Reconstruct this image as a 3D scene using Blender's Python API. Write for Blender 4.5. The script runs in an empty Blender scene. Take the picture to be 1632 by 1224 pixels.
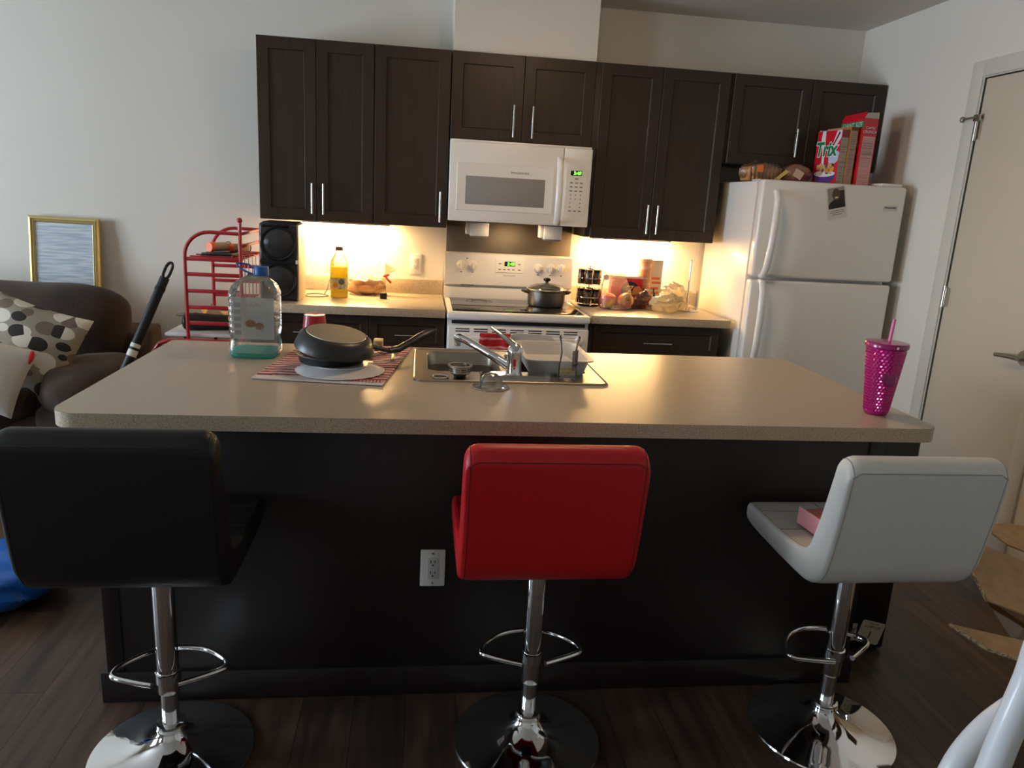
import bpy, bmesh, math, random
from mathutils import Vector, Matrix
random.seed(7)
C = bpy.context.scene.collection
PI = math.pi

# ------------------------------------------------------------------ materials
def lin(c):
    return tuple(((v/12.92) if v <= .04045 else ((v+.055)/1.055)**2.4) for v in (x/255. for x in c))
_M = {}
def M(name, col, rough=.5, metal=0., bump=None, var=None, trans=0., ior=1.45, emis=None, coat=0., sheen=0., spec=.5, stretch=(1,1,1), vscale=8):
    """procedural principled material; var=(colour2, lo, hi) mixes a second colour by noise; bump=(scale, strength)"""
    if name in _M: return _M[name]
    m = bpy.data.materials.new(name); m.use_nodes = True
    nt = m.node_tree; N = nt.nodes; L = nt.links
    b = N['Principled BSDF']
    b.inputs['Base Color'].default_value = (*lin(col), 1)
    b.inputs['Roughness'].default_value = rough; b.inputs['Metallic'].default_value = metal
    b.inputs['IOR'].default_value = ior; b.inputs['Transmission Weight'].default_value = trans
    b.inputs['Coat Weight'].default_value = coat; b.inputs['Sheen Weight'].default_value = sheen
    b.inputs['Specular IOR Level'].default_value = spec
    if emis:
        b.inputs['Emission Color'].default_value = (*lin(emis[0]), 1); b.inputs['Emission Strength'].default_value = emis[1]
    if bump or var:
        tc = N.new('ShaderNodeTexCoord'); mp = N.new('ShaderNodeMapping')
        mp.inputs['Scale'].default_value = stretch
        L.new(tc.outputs['Object'], mp.inputs['Vector'])
    if var:
        n = N.new('ShaderNodeTexNoise'); n.inputs['Scale'].default_value = vscale; n.inputs['Detail'].default_value = 4
        r = N.new('ShaderNodeValToRGB'); r.color_ramp.elements[0].position = var[1]; r.color_ramp.elements[1].position = var[2]
        r.color_ramp.elements[0].color = (*lin(col), 1); r.color_ramp.elements[1].color = (*lin(var[0]), 1)
        L.new(mp.outputs[0], n.inputs['Vector']); L.new(n.outputs['Fac'], r.inputs[0]); L.new(r.outputs[0], b.inputs['Base Color'])
    if bump:
        n2 = N.new('ShaderNodeTexNoise'); n2.inputs['Scale'].default_value = bump[0]; n2.inputs['Detail'].default_value = 3
        bp = N.new('ShaderNodeBump'); bp.inputs['Strength'].default_value = bump[1]; bp.inputs['Distance'].default_value = .01
        L.new(mp.outputs[0], n2.inputs['Vector']); L.new(n2.outputs['Fac'], bp.inputs['Height']); L.new(bp.outputs[0], b.inputs['Normal'])
    _M[name] = m
    return m

def clear(name, tint=(255, 255, 255), gloss=.15, haze=0., hazecol=(255, 255, 255), bump=None, rough=.05, fres=1.3):
    """thin clear sheet: transparent + fresnel gloss (+ some milky diffuse)"""
    if name in _M: return _M[name]
    m = bpy.data.materials.new(name); m.use_nodes = True
    nt = m.node_tree; N = nt.nodes; L = nt.links
    N.remove(N['Principled BSDF']); out = N['Material Output']
    t = N.new('ShaderNodeBsdfTransparent'); t.inputs[0].default_value = (*lin(tint), 1)
    d = N.new('ShaderNodeBsdfDiffuse'); d.inputs[0].default_value = (*lin(hazecol), 1)
    g = N.new('ShaderNodeBsdfGlossy'); g.inputs['Roughness'].default_value = rough
    mx = N.new('ShaderNodeMixShader'); mx.inputs[0].default_value = haze
    tl = N.new('ShaderNodeBsdfTranslucent'); tl.inputs[0].default_value = (*lin(hazecol), 1)
    md = N.new('ShaderNodeMixShader'); L.new(d.outputs[0], md.inputs[1]); L.new(tl.outputs[0], md.inputs[2])
    L.new(t.outputs[0], mx.inputs[1]); L.new(md.outputs[0], mx.inputs[2])
    f = N.new('ShaderNodeFresnel'); f.inputs[0].default_value = fres
    ad = N.new('ShaderNodeMath'); ad.operation = 'ADD'; ad.inputs[1].default_value = gloss; ad.use_clamp = True
    L.new(f.outputs[0], ad.inputs[0])
    mx2 = N.new('ShaderNodeMixShader'); L.new(ad.outputs[0], mx2.inputs[0]); L.new(mx.outputs[0], mx2.inputs[1]); L.new(g.outputs[0], mx2.inputs[2])
    L.new(mx2.outputs[0], out.inputs[0])
    if bump:
        tc = N.new('ShaderNodeTexCoord'); n2 = N.new('ShaderNodeTexNoise'); n2.inputs['Scale'].default_value = bump[0]; n2.inputs['Detail'].default_value = 3
        bp = N.new('ShaderNodeBump'); bp.inputs['Strength'].default_value = bump[1]; bp.inputs['Distance'].default_value = .01
        L.new(tc.outputs['Object'], n2.inputs['Vector']); L.new(n2.outputs['Fac'], bp.inputs['Height'])
        L.new(bp.outputs[0], g.inputs['Normal']); L.new(bp.outputs[0], f.inputs['Normal']); L.new(bp.outputs[0], d.inputs['Normal'])
    _M[name] = m
    return m

def glow_through(name, col, k=.5, rough=.15):
    """half diffuse, half translucent coloured liquid or plastic with a gloss"""
    if name in _M: return _M[name]
    m = M(name, col, rough); nt = m.node_tree; N = nt.nodes; L = nt.links; b = N['Principled BSDF']
    t = N.new('ShaderNodeBsdfTranslucent'); t.inputs[0].default_value = (*lin(col), 1)
    mx = N.new('ShaderNodeMixShader'); mx.inputs[0].default_value = k
    L.new(b.outputs[0], mx.inputs[1]); L.new(t.outputs[0], mx.inputs[2]); L.new(mx.outputs[0], N['Material Output'].inputs[0])
    return m

def stripes(name, c1, c2, scale, axis='X', rough=.85, distort=0., rot=(0, 0, 0), lo=.45, hi=.55, bump=None):
    if name in _M: return _M[name]
    m = M(name, c1, rough, bump=bump); nt = m.node_tree; N = nt.nodes; L = nt.links; b = N['Principled BSDF']
    tc = N.new('ShaderNodeTexCoord'); mp = N.new('ShaderNodeMapping'); mp.inputs['Rotation'].default_value = rot
    w = N.new('ShaderNodeTexWave'); w.bands_direction = axis; w.inputs['Scale'].default_value = scale; w.inputs['Distortion'].default_value = distort
    w.inputs['Detail Scale'].default_value = 3
    r = N.new('ShaderNodeValToRGB'); r.color_ramp.elements[0].position = lo; r.color_ramp.elements[1].position = hi
    r.color_ramp.elements[0].color = (*lin(c1), 1); r.color_ramp.elements[1].color = (*lin(c2), 1)
    L.new(tc.outputs['Object'], mp.inputs[0]); L.new(mp.outputs[0], w.inputs[0]); L.new(w.outputs['Fac'], r.inputs[0]); L.new(r.outputs[0], b.inputs['Base Color'])
    return m

def speckle(name, base, dark, light, rough=.3, scale=420):
    m = M(name, base, rough); nt = m.node_tree; N = nt.nodes; L = nt.links; b = N['Principled BSDF']
    tc = N.new('ShaderNodeTexCoord')
    n = N.new('ShaderNodeTexNoise'); n.inputs['Scale'].default_value = scale; n.inputs['Detail'].default_value = 2
    r = N.new('ShaderNodeValToRGB'); cr = r.color_ramp
    cr.elements[0].position = .30; cr.elements[0].color = (*lin(dark), 1); cr.elements[1].position = .72; cr.elements[1].color = (*lin(light), 1)
    e = cr.elements.new(.45); e.color = (*lin(base), 1); e = cr.elements.new(.58); e.color = (*lin(base), 1)
    L.new(tc.outputs['Object'], n.inputs['Vector']); L.new(n.outputs['Fac'], r.inputs[0]); L.new(r.outputs[0], b.inputs['Base Color'])
    n3 = N.new('ShaderNodeTexNoise'); n3.inputs['Scale'].default_value = 5; n3.inputs['Detail'].default_value = 5
    mr = N.new('ShaderNodeMapRange'); mr.inputs['To Min'].default_value = rough; mr.inputs['To Max'].default_value = rough+.05
    L.new(tc.outputs['Object'], n3.inputs['Vector']); L.new(n3.outputs['Fac'], mr.inputs['Value']); L.new(mr.outputs[0], b.inputs['Roughness'])
    return m

WALL = M('wall_paint', (222, 217, 206), .75, bump=(220, .05))
CEIL = M('ceiling_paint', (222, 214, 204), .9, bump=(120, .1))
TRIM = M('trim_paint', (208, 203, 192), .45)
DOORP = M('door_paint', (202, 190, 170), .5)
WOOD = M('espresso_wood', (60, 47, 38), .38, var=((51, 40, 32), .35, .7), stretch=(6, 6, .6), vscale=9, bump=(60, .02), spec=.3)
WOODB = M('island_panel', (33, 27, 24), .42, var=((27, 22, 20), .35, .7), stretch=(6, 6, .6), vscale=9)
WOODD = M('cabinet_carcass', (44, 36, 30), .5)
COUNT = speckle('laminate_stone', (172, 160, 141), (146, 133, 114), (192, 181, 164), .27, 300)
EDGE = speckle('laminate_edge', (184, 166, 140), (132, 116, 94), (212, 198, 174), .5, 300)
STEEL = M('brushed_steel', (178, 172, 162), .36, 1., bump=(90, .05), stretch=(1, 1, 14))
SINKM = M('sink_steel', (176, 168, 156), .3, 1., bump=(140, .03))
CHROME = M('chrome', (225, 226, 228), .06, 1.)
BARM = M('satin_bar', (200, 196, 188), .25, 1.)
WHITE = M('appliance_white', (232, 229, 224), .3, coat=.3)
FRIDGEW = M('fridge_white', (228, 224, 217), .28, bump=(300, .04), coat=.2)
WHITEP = M('white_plastic', (230, 227, 221), .4)
GREYP = M('pale_grey_plastic', (205, 203, 200), .4)
MWGLASS = M('microwave_window', (150, 146, 142), .22, var=((140, 136, 132), .4, .6), vscale=300)
DARKG = M('dark_glass', (20, 20, 22), .07, spec=.6)
BLACKP = M('black_plastic', (22, 22, 23), .4)
BLACKG = M('black_gloss', (14, 14, 15), .15)
BLACKM = M('black_matt', (20, 19, 18), .75)
GREENL = M('green_digits', (80, 230, 60), .5, emis=((90, 255, 50), 2.5))
GREYT = M('grey_print', (120, 118, 115), .6)
DARKT = M('dark_print', (45, 42, 40), .7)
PAPER = M('paper', (214, 208, 198), .8)
RED = M('red_enamel', (168, 32, 40), .35, coat=.3)
LEATHER_B = M('black_leather', (20, 20, 21), .42, bump=(260, .12))
LEATHER_R = M('red_leather', (188, 22, 28), .42, bump=(260, .12))
LEATHER_W = M('white_leather', (205, 204, 198), .45, bump=(260, .12))
CARDB = M('cardboard', (176, 142, 104), .85, var=((160, 128, 92), .4, .7), vscale=30)
CARDE = M('cardboard_edge', (128, 108, 84), .9, var=((190, 166, 130), .45, .55), vscale=160)
SOFA = M('brown_suede', (66, 48, 36), .9, var=((48, 36, 28), .35, .65), vscale=5, bump=(70, .25), sheen=.08)
RUBBER = M('rubber_seal', (60, 58, 56), .7)

# ------------------------------------------------------------------ mesh building
class MB:
    def __init__(s): s.bm = bmesh.new()
    def merge(s, other, mat=None):
        me = bpy.data.meshes.new('tmp'); other.to_mesh(me); other.free()
        if mat is not None: me.transform(mat)
        s.bm.from_mesh(me); bpy.data.meshes.remove(me); return s
    def box(s, x0, x1, y0, y1, z0, z1, bev=0., seg=2, mat=None):
        b = bmesh.new(); bmesh.ops.create_cube(b, size=1)
        for v in b.verts: v.co = Vector(((x0+x1)/2+v.co.x*(x1-x0), (y0+y1)/2+v.co.y*(y1-y0), (z0+z1)/2+v.co.z*(z1-z0)))
        if bev: bmesh.ops.bevel(b, geom=b.edges[:], offset=min(bev, .49*min(abs(x1-x0), abs(y1-y0), abs(z1-z0))), segments=seg, profile=.5, affect='EDGES')
        return s.merge(b, mat)
    def loft(s, rings, cap0=True, cap1=True, closed=True):
        b = s.bm; vs = [[b.verts.new(Vector(p)) for p in r] for r in rings]; n = len(rings[0])
        for a, c in zip(vs, vs[1:]):
            for i in range(n if closed else n-1):
                j = (i+1) % n
                try: b.faces.new((a[i], a[j], c[j], c[i]))
                except ValueError: pass
        if cap0 and closed: b.faces.new(vs[0][::-1])
        if cap1 and closed: b.faces.new(vs[-1])
        return s
    def tube(s, pts, r, n=10, closed=False, flat=None):
        pts = [Vector(p) for p in pts]; k = len(pts); rs = r if isinstance(r, (list, tuple)) else [r]*k
        up = None; rings = []
        for i, p in enumerate(pts):
            if closed: d = pts[(i+1) % k]-pts[i-1]
            else: d = pts[min(i+1, k-1)]-pts[max(i-1, 0)]
            d.normalize()
            if up is None:
                a = Vector((0, 0, 1)) if abs(d.z) < .9 else Vector((1, 0, 0)); u = d.cross(a).normalized()
            else: u = (up-d*up.dot(d)).normalized()
            up = u; w = d.cross(u)
            rings.append([p+(u*math.cos(t)*(flat[0] if flat else 1)+w*math.sin(t)*(flat[1] if flat else 1))*rs[i] for t in (2*PI*q/n for q in range(n))])
        if closed: rings.append(rings[0])
        return s.loft(rings, not closed, not closed)
    def cyl(s, p0, p1, r0, r1=None, n=24):
        return s.tube([p0, p1], [r0, r0 if r1 is None else r1], n)
    def lathe(s, prof, c=(0, 0, 0), n=32, mat=None, sq=None, cap0=True, cap1=True):
        """prof [(r,z)], optional sq = superellipse exponent"""
        def ring(r, z):
            o = []
            for q in range(n):
                t = 2*PI*q/n; x, y = math.cos(t), math.sin(t)
                if sq:
                    k = (abs(x)**sq+abs(y)**sq)**(-1/sq); x, y = x*k, y*k
                v = Vector((x*r, y*r, z))
                if mat is not None: v = mat @ v
                o.append(v+Vector(c))
            return o
        return s.loft([ring(max(r, 1e-4), z) for r, z in prof], cap0, cap1)
    def ball(s, c, r, n=20, m=12, f=None, mat=None, zmin=-9):
        r = (r, r, r) if not isinstance(r, (tuple, list)) else r
        rings = []
        for i in range(m+1):
            a = -PI/2+PI*i/m; ring = []
            for q in range(n):
                t = 2*PI*q/n; d = Vector((math.cos(a)*math.cos(t), math.cos(a)*math.sin(t), math.sin(a)))
                k = f(d) if f else 1.
                v = Vector((d.x*r[0]*k, d.y*r[1]*k, d.z*r[2]*k))
                if i in (0, m): v = Vector((d.x*r[0]*1e-3, d.y*r[1]*1e-3, v.z))
                if mat is not None: v = mat @ v
                v = v+Vector(c); v.z = max(v.z, zmin+(.0 if i else -.0)); ring.append(v)
            rings.append(ring)
        return s.loft(rings)
    def poly(s, pts, th):
        """flat 3-D polygon thickened by th along its normal"""
        p = [Vector(q) for q in pts]; nrm = Vector((0, 0, 0))
        for i in range(len(p)): nrm += (p[i]-p[0]).cross(p[(i+1) % len(p)]-p[0])
        nrm.normalize(); return s.loft([[q-nrm*th/2 for q in p], [q+nrm*th/2 for q in p]])
    def grid(s, fn, nu, nv, th=0.):
        b = s.bm; vs = [[b.verts.new(Vector(fn(i/nu, j/nv))) for j in range(nv+1)] for i in range(nu+1)]
        for i in range(nu):
            for j in range(nv): b.faces.new((vs[i][j], vs[i+1][j], vs[i+1][j+1], vs[i][j+1]))
        if th:
            bmesh.ops.recalc_face_normals(b, faces=b.faces[:]); bmesh.ops.solidify(b, geom=b.faces[:], thickness=th)
        return s
    def build(s, name, mat, parent=None, sharp=35, weld=False, origin=None):
        b = s.bm
        if weld: bmesh.ops.remove_doubles(b, verts=b.verts[:], dist=1e-5)
        bmesh.ops.recalc_face_normals(b, faces=b.faces[:])
        off = Vector((0, 0, 0)); p = parent
        while p is not None: off += p.location; p = p.parent
        if origin is not None: off = Vector(origin)
        bmesh.ops.translate(b, verts=b.verts[:], vec=-off)
        lim = math.radians(sharp)
        for f in b.faces: f.smooth = True
        for e in b.edges:
            if len(e.link_faces) == 2: e.smooth = e.calc_face_angle(0) < lim
        me = bpy.data.meshes.new(name); b.to_mesh(me); b.free(); me.materials.append(mat)
        o = bpy.data.objects.new(name, me); C.objects.link(o)
        if parent is not None: o.parent = parent
        if origin is not None and parent is None: o.location = origin
        return o

def tag(o, label, cat, group=None, kind=None):
    o['label'] = label; o['category'] = cat
    if group: o['group'] = group
    if kind: o['kind'] = kind
    return o
def thing(name, label, cat, loc=(0, 0, 0), group=None):
    o = bpy.data.objects.new(name, None); C.objects.link(o); o.location = loc; o.empty_display_size = .05
    return tag(o, label, cat, group)
def struct(name, mb, mat, **k):
    o = mb.build(name, mat, **k); o['kind'] = 'structure'; return o
def text(body, size, at, mat, parent, name='lettering', rot=(PI/2, 0, 0), sx=1., ext=.0002, shear=0., align='CENTER', local=False, off=0.):
    cu = bpy.data.curves.new(name, 'FONT'); cu.body = body; cu.size = size; cu.extrude = ext; cu.offset = off; cu.align_x = align; cu.align_y = 'CENTER'; cu.shear = shear
    t = bpy.data.objects.new(name, cu); C.objects.link(t)
    dg = bpy.context.evaluated_depsgraph_get(); me = bpy.data.meshes.new_from_object(t.evaluated_get(dg)); bpy.data.objects.remove(t)
    me.transform(Matrix.Diagonal((sx, 1, 1, 1)))
    R = Matrix.Rotation(rot[2], 4, 'Z') @ Matrix.Rotation(rot[1], 4, 'Y') @ Matrix.Rotation(rot[0], 4, 'X')
    me.transform(R)
    off = Vector((0, 0, 0)); p = parent
    while p is not None: off += p.location; p = p.parent
    me.transform(Matrix.Translation(Vector(at)-(Vector((0, 0, 0)) if local else off)))
    me.materials.clear(); me.materials.append(mat)
    o = bpy.data.objects.new(name, me); C.objects.link(o); o.parent = parent
    return o
def dup(root, loc, label=None, group=None, rotz=None):
    r = root.copy(); C.objects.link(r); r.location = loc
    if label: r['label'] = label
    if group: r['group'] = group
    if rotz is not None: r.rotation_euler.z = rotz
    for ch in list(root.children):
        c = ch.copy(); C.objects.link(c); c.parent = r
        for g in list(ch.children):
            d = g.copy(); C.objects.link(d); d.parent = c
    return r

# ------------------------------------------------------------------ the room
XL, XR, YF, ZC = -5.6, 2.428, -6.6, 2.56
m = M('plank_floor', (80, 60, 48), .42)
nt = m.node_tree; N = nt.nodes; L = nt.links; b = N['Principled BSDF']
tc = N.new('ShaderNodeTexCoord'); mp = N.new('ShaderNodeMapping'); mp.inputs['Rotation'].default_value = (0, 0, PI/2)
br = N.new('ShaderNodeTexBrick'); br.inputs['Scale'].default_value = 1.; br.inputs['Brick Width'].default_value = 1.22; br.inputs['Row Height'].default_value = .15
br.inputs['Mortar Size'].default_value = .0012; br.offset = .37
br.inputs['Color1'].default_value = (*lin((100, 76, 60)), 1); br.inputs['Color2'].default_value = (*lin((64, 50, 43)), 1); br.inputs['Mortar'].default_value = (*lin((30, 24, 20)), 1)
L.new(tc.outputs['Object'], mp.inputs[0]); L.new(mp.outputs[0], br.inputs[0])
mp2 = N.new('ShaderNodeMapping'); mp2.inputs['Scale'].default_value = (9, .8, 1); L.new(tc.outputs['Object'], mp2.inputs[0])
ns = N.new('ShaderNodeTexNoise'); ns.inputs['Scale'].default_value = 3.5; ns.inputs['Detail'].default_value = 6; L.new(mp2.outputs[0], ns.inputs['Vector'])
rp = N.new('ShaderNodeValToRGB'); rp.color_ramp.elements[0].color = (.42, .42, .42, 1); rp.color_ramp.elements[0].position = .3; rp.color_ramp.elements[1].color = (1.25, 1.2, 1.15, 1); rp.color_ramp.elements[1].position = .7
L.new(ns.outputs['Fac'], rp.inputs[0])
mul = N.new('ShaderNodeMix'); mul.data_type = 'RGBA'; mul.blend_type = 'MULTIPLY'; mul.inputs[0].default_value = 1
L.new(br.outputs['Color'], mul.inputs[6]); L.new(rp.outputs[0], mul.inputs[7]); L.new(mul.outputs[2], b.inputs['Base Color'])
struct('floor', MB().box(XL-.2, XR+.2, YF-.2, .2, -.1, 0), m)
struct('ceiling', MB().box(XL-.2, XR+.2, YF-.2, .2, ZC, ZC+.1), CEIL)
struct('wall_back', MB().box(XL-.2, XR+.2, 0, .15, 0, ZC), WALL)
struct('wall_front', MB().box(XL-.2, XR+.2, YF-.15, YF, 0, ZC), WALL)
# left wall with the two big windows that light the room
WIN = [(-2.95, -1.15, .45, 2.1), (-5.5, -4.6, .9, 2.1)]
w = MB()
ys = [YF, WIN[1][0], WIN[1][1], WIN[0][0], WIN[0][1], 0]
for i in (0, 2, 4): w.box(XL-.15, XL, ys[i], ys[i+1], 0, ZC)
for (a, c, z0, z1) in WIN:
    w.box(XL-.15, XL, a, c, 0, z0); w.box(XL-.15, XL, a, c, z1, ZC)
struct('wall_left', w, WALL)
PANE = clear('window_glass', gloss=.0)
for i, (a, c, z0, z1) in enumerate(WIN):
    f = MB()
    for (p, q, r, t) in ((a, a+.05, z0, z1), (c-.05, c, z0, z1), (a, c, z0, z0+.05), (a, c, z1-.05, z1), ((a+c)/2-.025, (a+c)/2+.025, z0, z1)):
        f.box(XL-.10, XL-.04, p, q, r, t, .004)
    fo = struct('window_%d' % (i+1), f, TRIM)
    g = MB().box(XL-.075, XL-.07, a+.04, c-.04, z0+.04, z1-.04).build('glazing', PANE, fo)
    sl = MB().box(XL-.01, XL+.06, a-.05, c+.05, z0-.03, z0, .004).build('window_sill', TRIM, fo)
    ld = bpy.data.lights.new('daylight_portal', 'AREA'); ld.shape = 'RECTANGLE'; ld.size = c-a; ld.size_y = z1-z0; ld.cycles.is_portal = True
    lo = bpy.data.objects.new('daylight_portal', ld); C.objects.link(lo); lo.location = (XL-.16, (a+c)/2, (z0+z1)/2); lo.rotation_euler = (PI/2, 0, -PI/2)
# right wall with the door opening
DY0, DY1, DZ = -1.695, -1.083, 2.147
w = MB().box(XR, XR+.15, YF, DY0, 0, ZC).box(XR, XR+.15, DY1, 0, 0, ZC).box(XR, XR+.15, DY0, DY1, DZ, ZC)
struct('wall_right', w, WALL)
struct('trim_1', MB().box(XR-.012, XR, DY1+.006, DY1+.082, 0, DZ+.078, .004).box(XR-.012, XR, DY0-.082, DY0-.006, 0, DZ+.078, .004).box(XR-.012, XR, DY0-.006, DY1+.006, DZ+.006, DZ+.078, .003)
       .box(XR-.004, XR+.10, DY1-.0, DY1+.012, 0, DZ+.012, .002).box(XR-.004, XR+.10, DY0-.012, DY0, 0, DZ+.012, .002).box(XR-.004, XR+.10, DY0, DY1, DZ, DZ+.012, .002), TRIM)
d = struct('door_1', MB().box(XR+.004, XR+.044, DY0+.006, DY1-.006, .012, DZ-.005, .002), DOORP)
h = MB()
for z in (1.92, 1.135, .28):
    h.cyl((XR-.004, DY1-.002, z-.05), (XR-.004, DY1-.002, z+.05), .0085, n=12)
    h.cyl((XR-.004, DY1-.002, z-.053), (XR-.004, DY1-.002, z-.05), .010, n=12).cyl((XR-.004, DY1-.002, z+.05), (XR-.004, DY1-.002, z+.053), .010, n=12)
    h.box(XR-.006, XR+.003, DY1-.03, DY1+.02, z-.045, z+.045)
    h.build('hinge', BARM, d); h = MB()
h.bm.free()
lv = MB().cyl((XR+.004, -1.655, .945), (XR-.012, -1.655, .945), .036, .033).cyl((XR-.012, -1.655, .945), (XR-.05, -1.655, .945), .011).build('handle_rose', STEEL, d)
MB().tube([(XR-.048, -1.665, .945), (XR-.05, -1.64, .945), (XR-.052, -1.60, .943), (XR-.052, -1.545, .938)], [.015, .0145, .013, .0115], 12, flat=(1, .8)).build('handle_lever', STEEL, d)
hk = thing('security_latch', 'small metal swing-bar latch across the top of the white door frame', 'latch', (XR-.012, -1.06, 1.97))
MB().box(XR-.018, XR-.0121, -1.12, -1.075, 1.955, 1.985, .002).build('latch_plate', BARM, hk)
MB().tube([(XR-.024, -1.105, 1.972), (XR-.026, -1.06, 1.97), (XR-.022, -1.03, 1.969), (XR-.02, -1.012, 1.969)], .005, 8).build('swing_bar', STEEL, hk)
MB().tube([(XR-.02, -1.004+.011*math.cos(t), 1.969+.011*math.sin(t)) for t in [2*PI*k/14 for k in range(14)]], .0035, 6, closed=True).build('end_ring', STEEL, hk)
struct('wall_chase', MB().box(.006, .765, -.30, 0, 2.222, ZC), WALL)
struct('baseboard_back', MB().box(XL, -1.0, -.014, 0, 0, .09, .004), TRIM)
struct('baseboard_right', MB().box(XR-.014, XR, YF, DY0-.083, 0, .09, .004).box(XR-.014, XR, DY1+.083, 0, 0, .09, .004), TRIM)
struct('baseboard_left', MB().box(XL, XL+.014, YF, 0, 0, .09, .004), TRIM)
struct('baseboard_front', MB().box(XL, XR, YF, YF+.014, 0, .09, .004), TRIM)

# ------------------------------------------------------------------ kitchen run
def shaker(x0, x1, z0, z1, y, st=.057, th=.02):
    """door or drawer front facing -y: bevelled frame round a recessed panel"""
    mb = MB(); yb = y+th
    def q(i, yy): return [(x0+i, yy, z0+i), (x1-i, yy, z0+i), (x1-i, yy, z1-i), (x0+i, yy, z1-i)]
    mb.loft([q(0, yb), q(0, y+.002), q(.002, y), q(st, y), q(st+.005, y+.007)], True, True)
    return mb
def bar_handle(p0, p1, parent, out=(0, -.03, 0), r=.0055):
    p0, p1, o = Vector(p0), Vector(p1), Vector(out); d = (p1-p0)
    mb = MB().cyl(p0+o, p1+o, r, n=12)
    for k in (.12, .88): mb.cyl(p0+d*k, p0+d*k+o, r*.75, n=8)
    return mb.build('bar_handle', BARM, parent)
G1 = 'dark shaker wall cabinets'
YU = -.325
def upper(name, label, x0, x1, z0, z1, doors, handles, ybody=-.304):
    t = thing(name, label, 'cabinet', ((x0+x1)/2, -.15, z0), G1)
    MB().box(x0, x1, ybody, -.001, z0, z1, .001).build('carcass', WOODD, t)
    for (a, c), hs in zip(doors, handles):
        dr = shaker(a, c, z0+.003, z1-.003, YU).build('door', WOOD, t)
        for hx, hz0, hz1 in hs: bar_handle((hx, YU, hz0), (hx, YU, hz1), dr)
    return t
upper('wall_cabinet', 'tall dark double-door wall cabinet at the free end above the black speaker', -.985, -.396, 1.316, 2.22, [(-.984, -.692), (-.689, -.398)], [[(-.712, 1.355, 1.512)], [(-.654, 1.355, 1.512)]])
upper('wall_cabinet', 'dark single-door wall cabinet between the end cabinet and the white microwave', -.394, -.003, 1.316, 2.22, [(-.393, -.005)], [[(-.042, 1.345, 1.505)]])
upper('wall_cabinet', 'short dark double-door cabinet directly above the white microwave', .0, .765, 1.782, 2.22, [(.002, .381), (.384, .763)], [[(.332, 1.806, 1.968)], [(.434, 1.806, 1.968)]])
upper('wall_cabinet', 'tall dark double-door wall cabinet between the microwave and the fridge', .768, 1.515, 1.305, 2.22, [(.795, 1.132), (1.135, 1.512)], [[(1.107, 1.34, 1.497)], [(1.163, 1.34, 1.497)]])
upper('wall_cabinet', 'short dark double-door cabinet above the white fridge behind the cereal boxes', 1.519, 2.42, 1.745, 2.22, [(1.535, 1.985), (1.988, 2.415)], [[(1.917, 1.80, 1.95)], [(2.05, 1.80, 1.95)]])
# lower cabinets
def lower(label, x0, x1, units):
    t = thing('base_cabinet', label, 'cabinet', ((x0+x1)/2, -.3, 0), 'dark base cabinets along the back wall')
    MB().box(x0, x1, -.60, -.001, .10, .868, .001).box(x0+.002, x1-.002, -.54, -.02, 0, .11).build('carcass', WOODD, t)
    for a, c, hx0, hx1 in units:
        dr = shaker(a, c, .695, .862, -.62, .04).build('drawer', WOOD, t)
        bar_handle((hx0, -.62, .772), (hx1, -.62, .772), dr)
        mid = (a+c)/2
        for p, q, hx in ((a, mid-.0015, mid-.04), (mid+.0015, c, mid+.04)):
            dd = shaker(p, q, .115, .690, -.62).build('door', WOOD, t); bar_handle((hx, -.62, .50), (hx, -.62, .64), dd)
    return t
lower('dark base cabinet with two drawers left of the white range', -.985, -.004, [(-.983, -.396, -.77, -.61), (-.393, -.006, -.262, -.102)])
lower('dark base cabinet with one wide drawer between the range and the fridge', .766, 1.50, [(.79, 1.49, 1.06, 1.22)])
def counter(label, x0, x1):
    t = thing('countertop', label, 'countertop', ((x0+x1)/2, -.3, .868))
    MB().box(x0, x1, -.648, -.001, .870, .914, .004).build('worktop', COUNT, t)
    MB().box(x0+.0005, x1-.0005, -.6525, -.648, .8705, .9132, .0015).build('front_edge', EDGE, t)
    MB().box(x0, x1, -.021, -.001, .914, 1.0, .004).build('backsplash', EDGE, t)
counter('speckled beige worktop with the black speaker and the oil bottle on it', -.996, -.004)
counter('speckled beige worktop with the apples and paper towel holder on it', .766, 1.535)

# under-cabinet lights
LAMP = M('warm_tube', (255, 232, 190), .5, emis=((255, 208, 140), 44))
for lab, x0, x1, z in (('lit warm strip light under the end wall cabinet above the oil bottle', -.79, -.325, 1.316), ('lit warm strip light under the wall cabinet beside the fridge', .865, 1.325, 1.305)):
    t = thing('strip_light', lab, 'light', ((x0+x1)/2, -.1, z), 'strip lights under the wall cabinets')
    MB().box(x0-.01, x1+.01, -.125, -.04, z-.016, z-.0005, .003).build('housing', WHITEP, t)
    MB().box(x0, x1, -.115, -.05, z-.027, z-.0162, .004).build('diffuser', LAMP, t)

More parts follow.
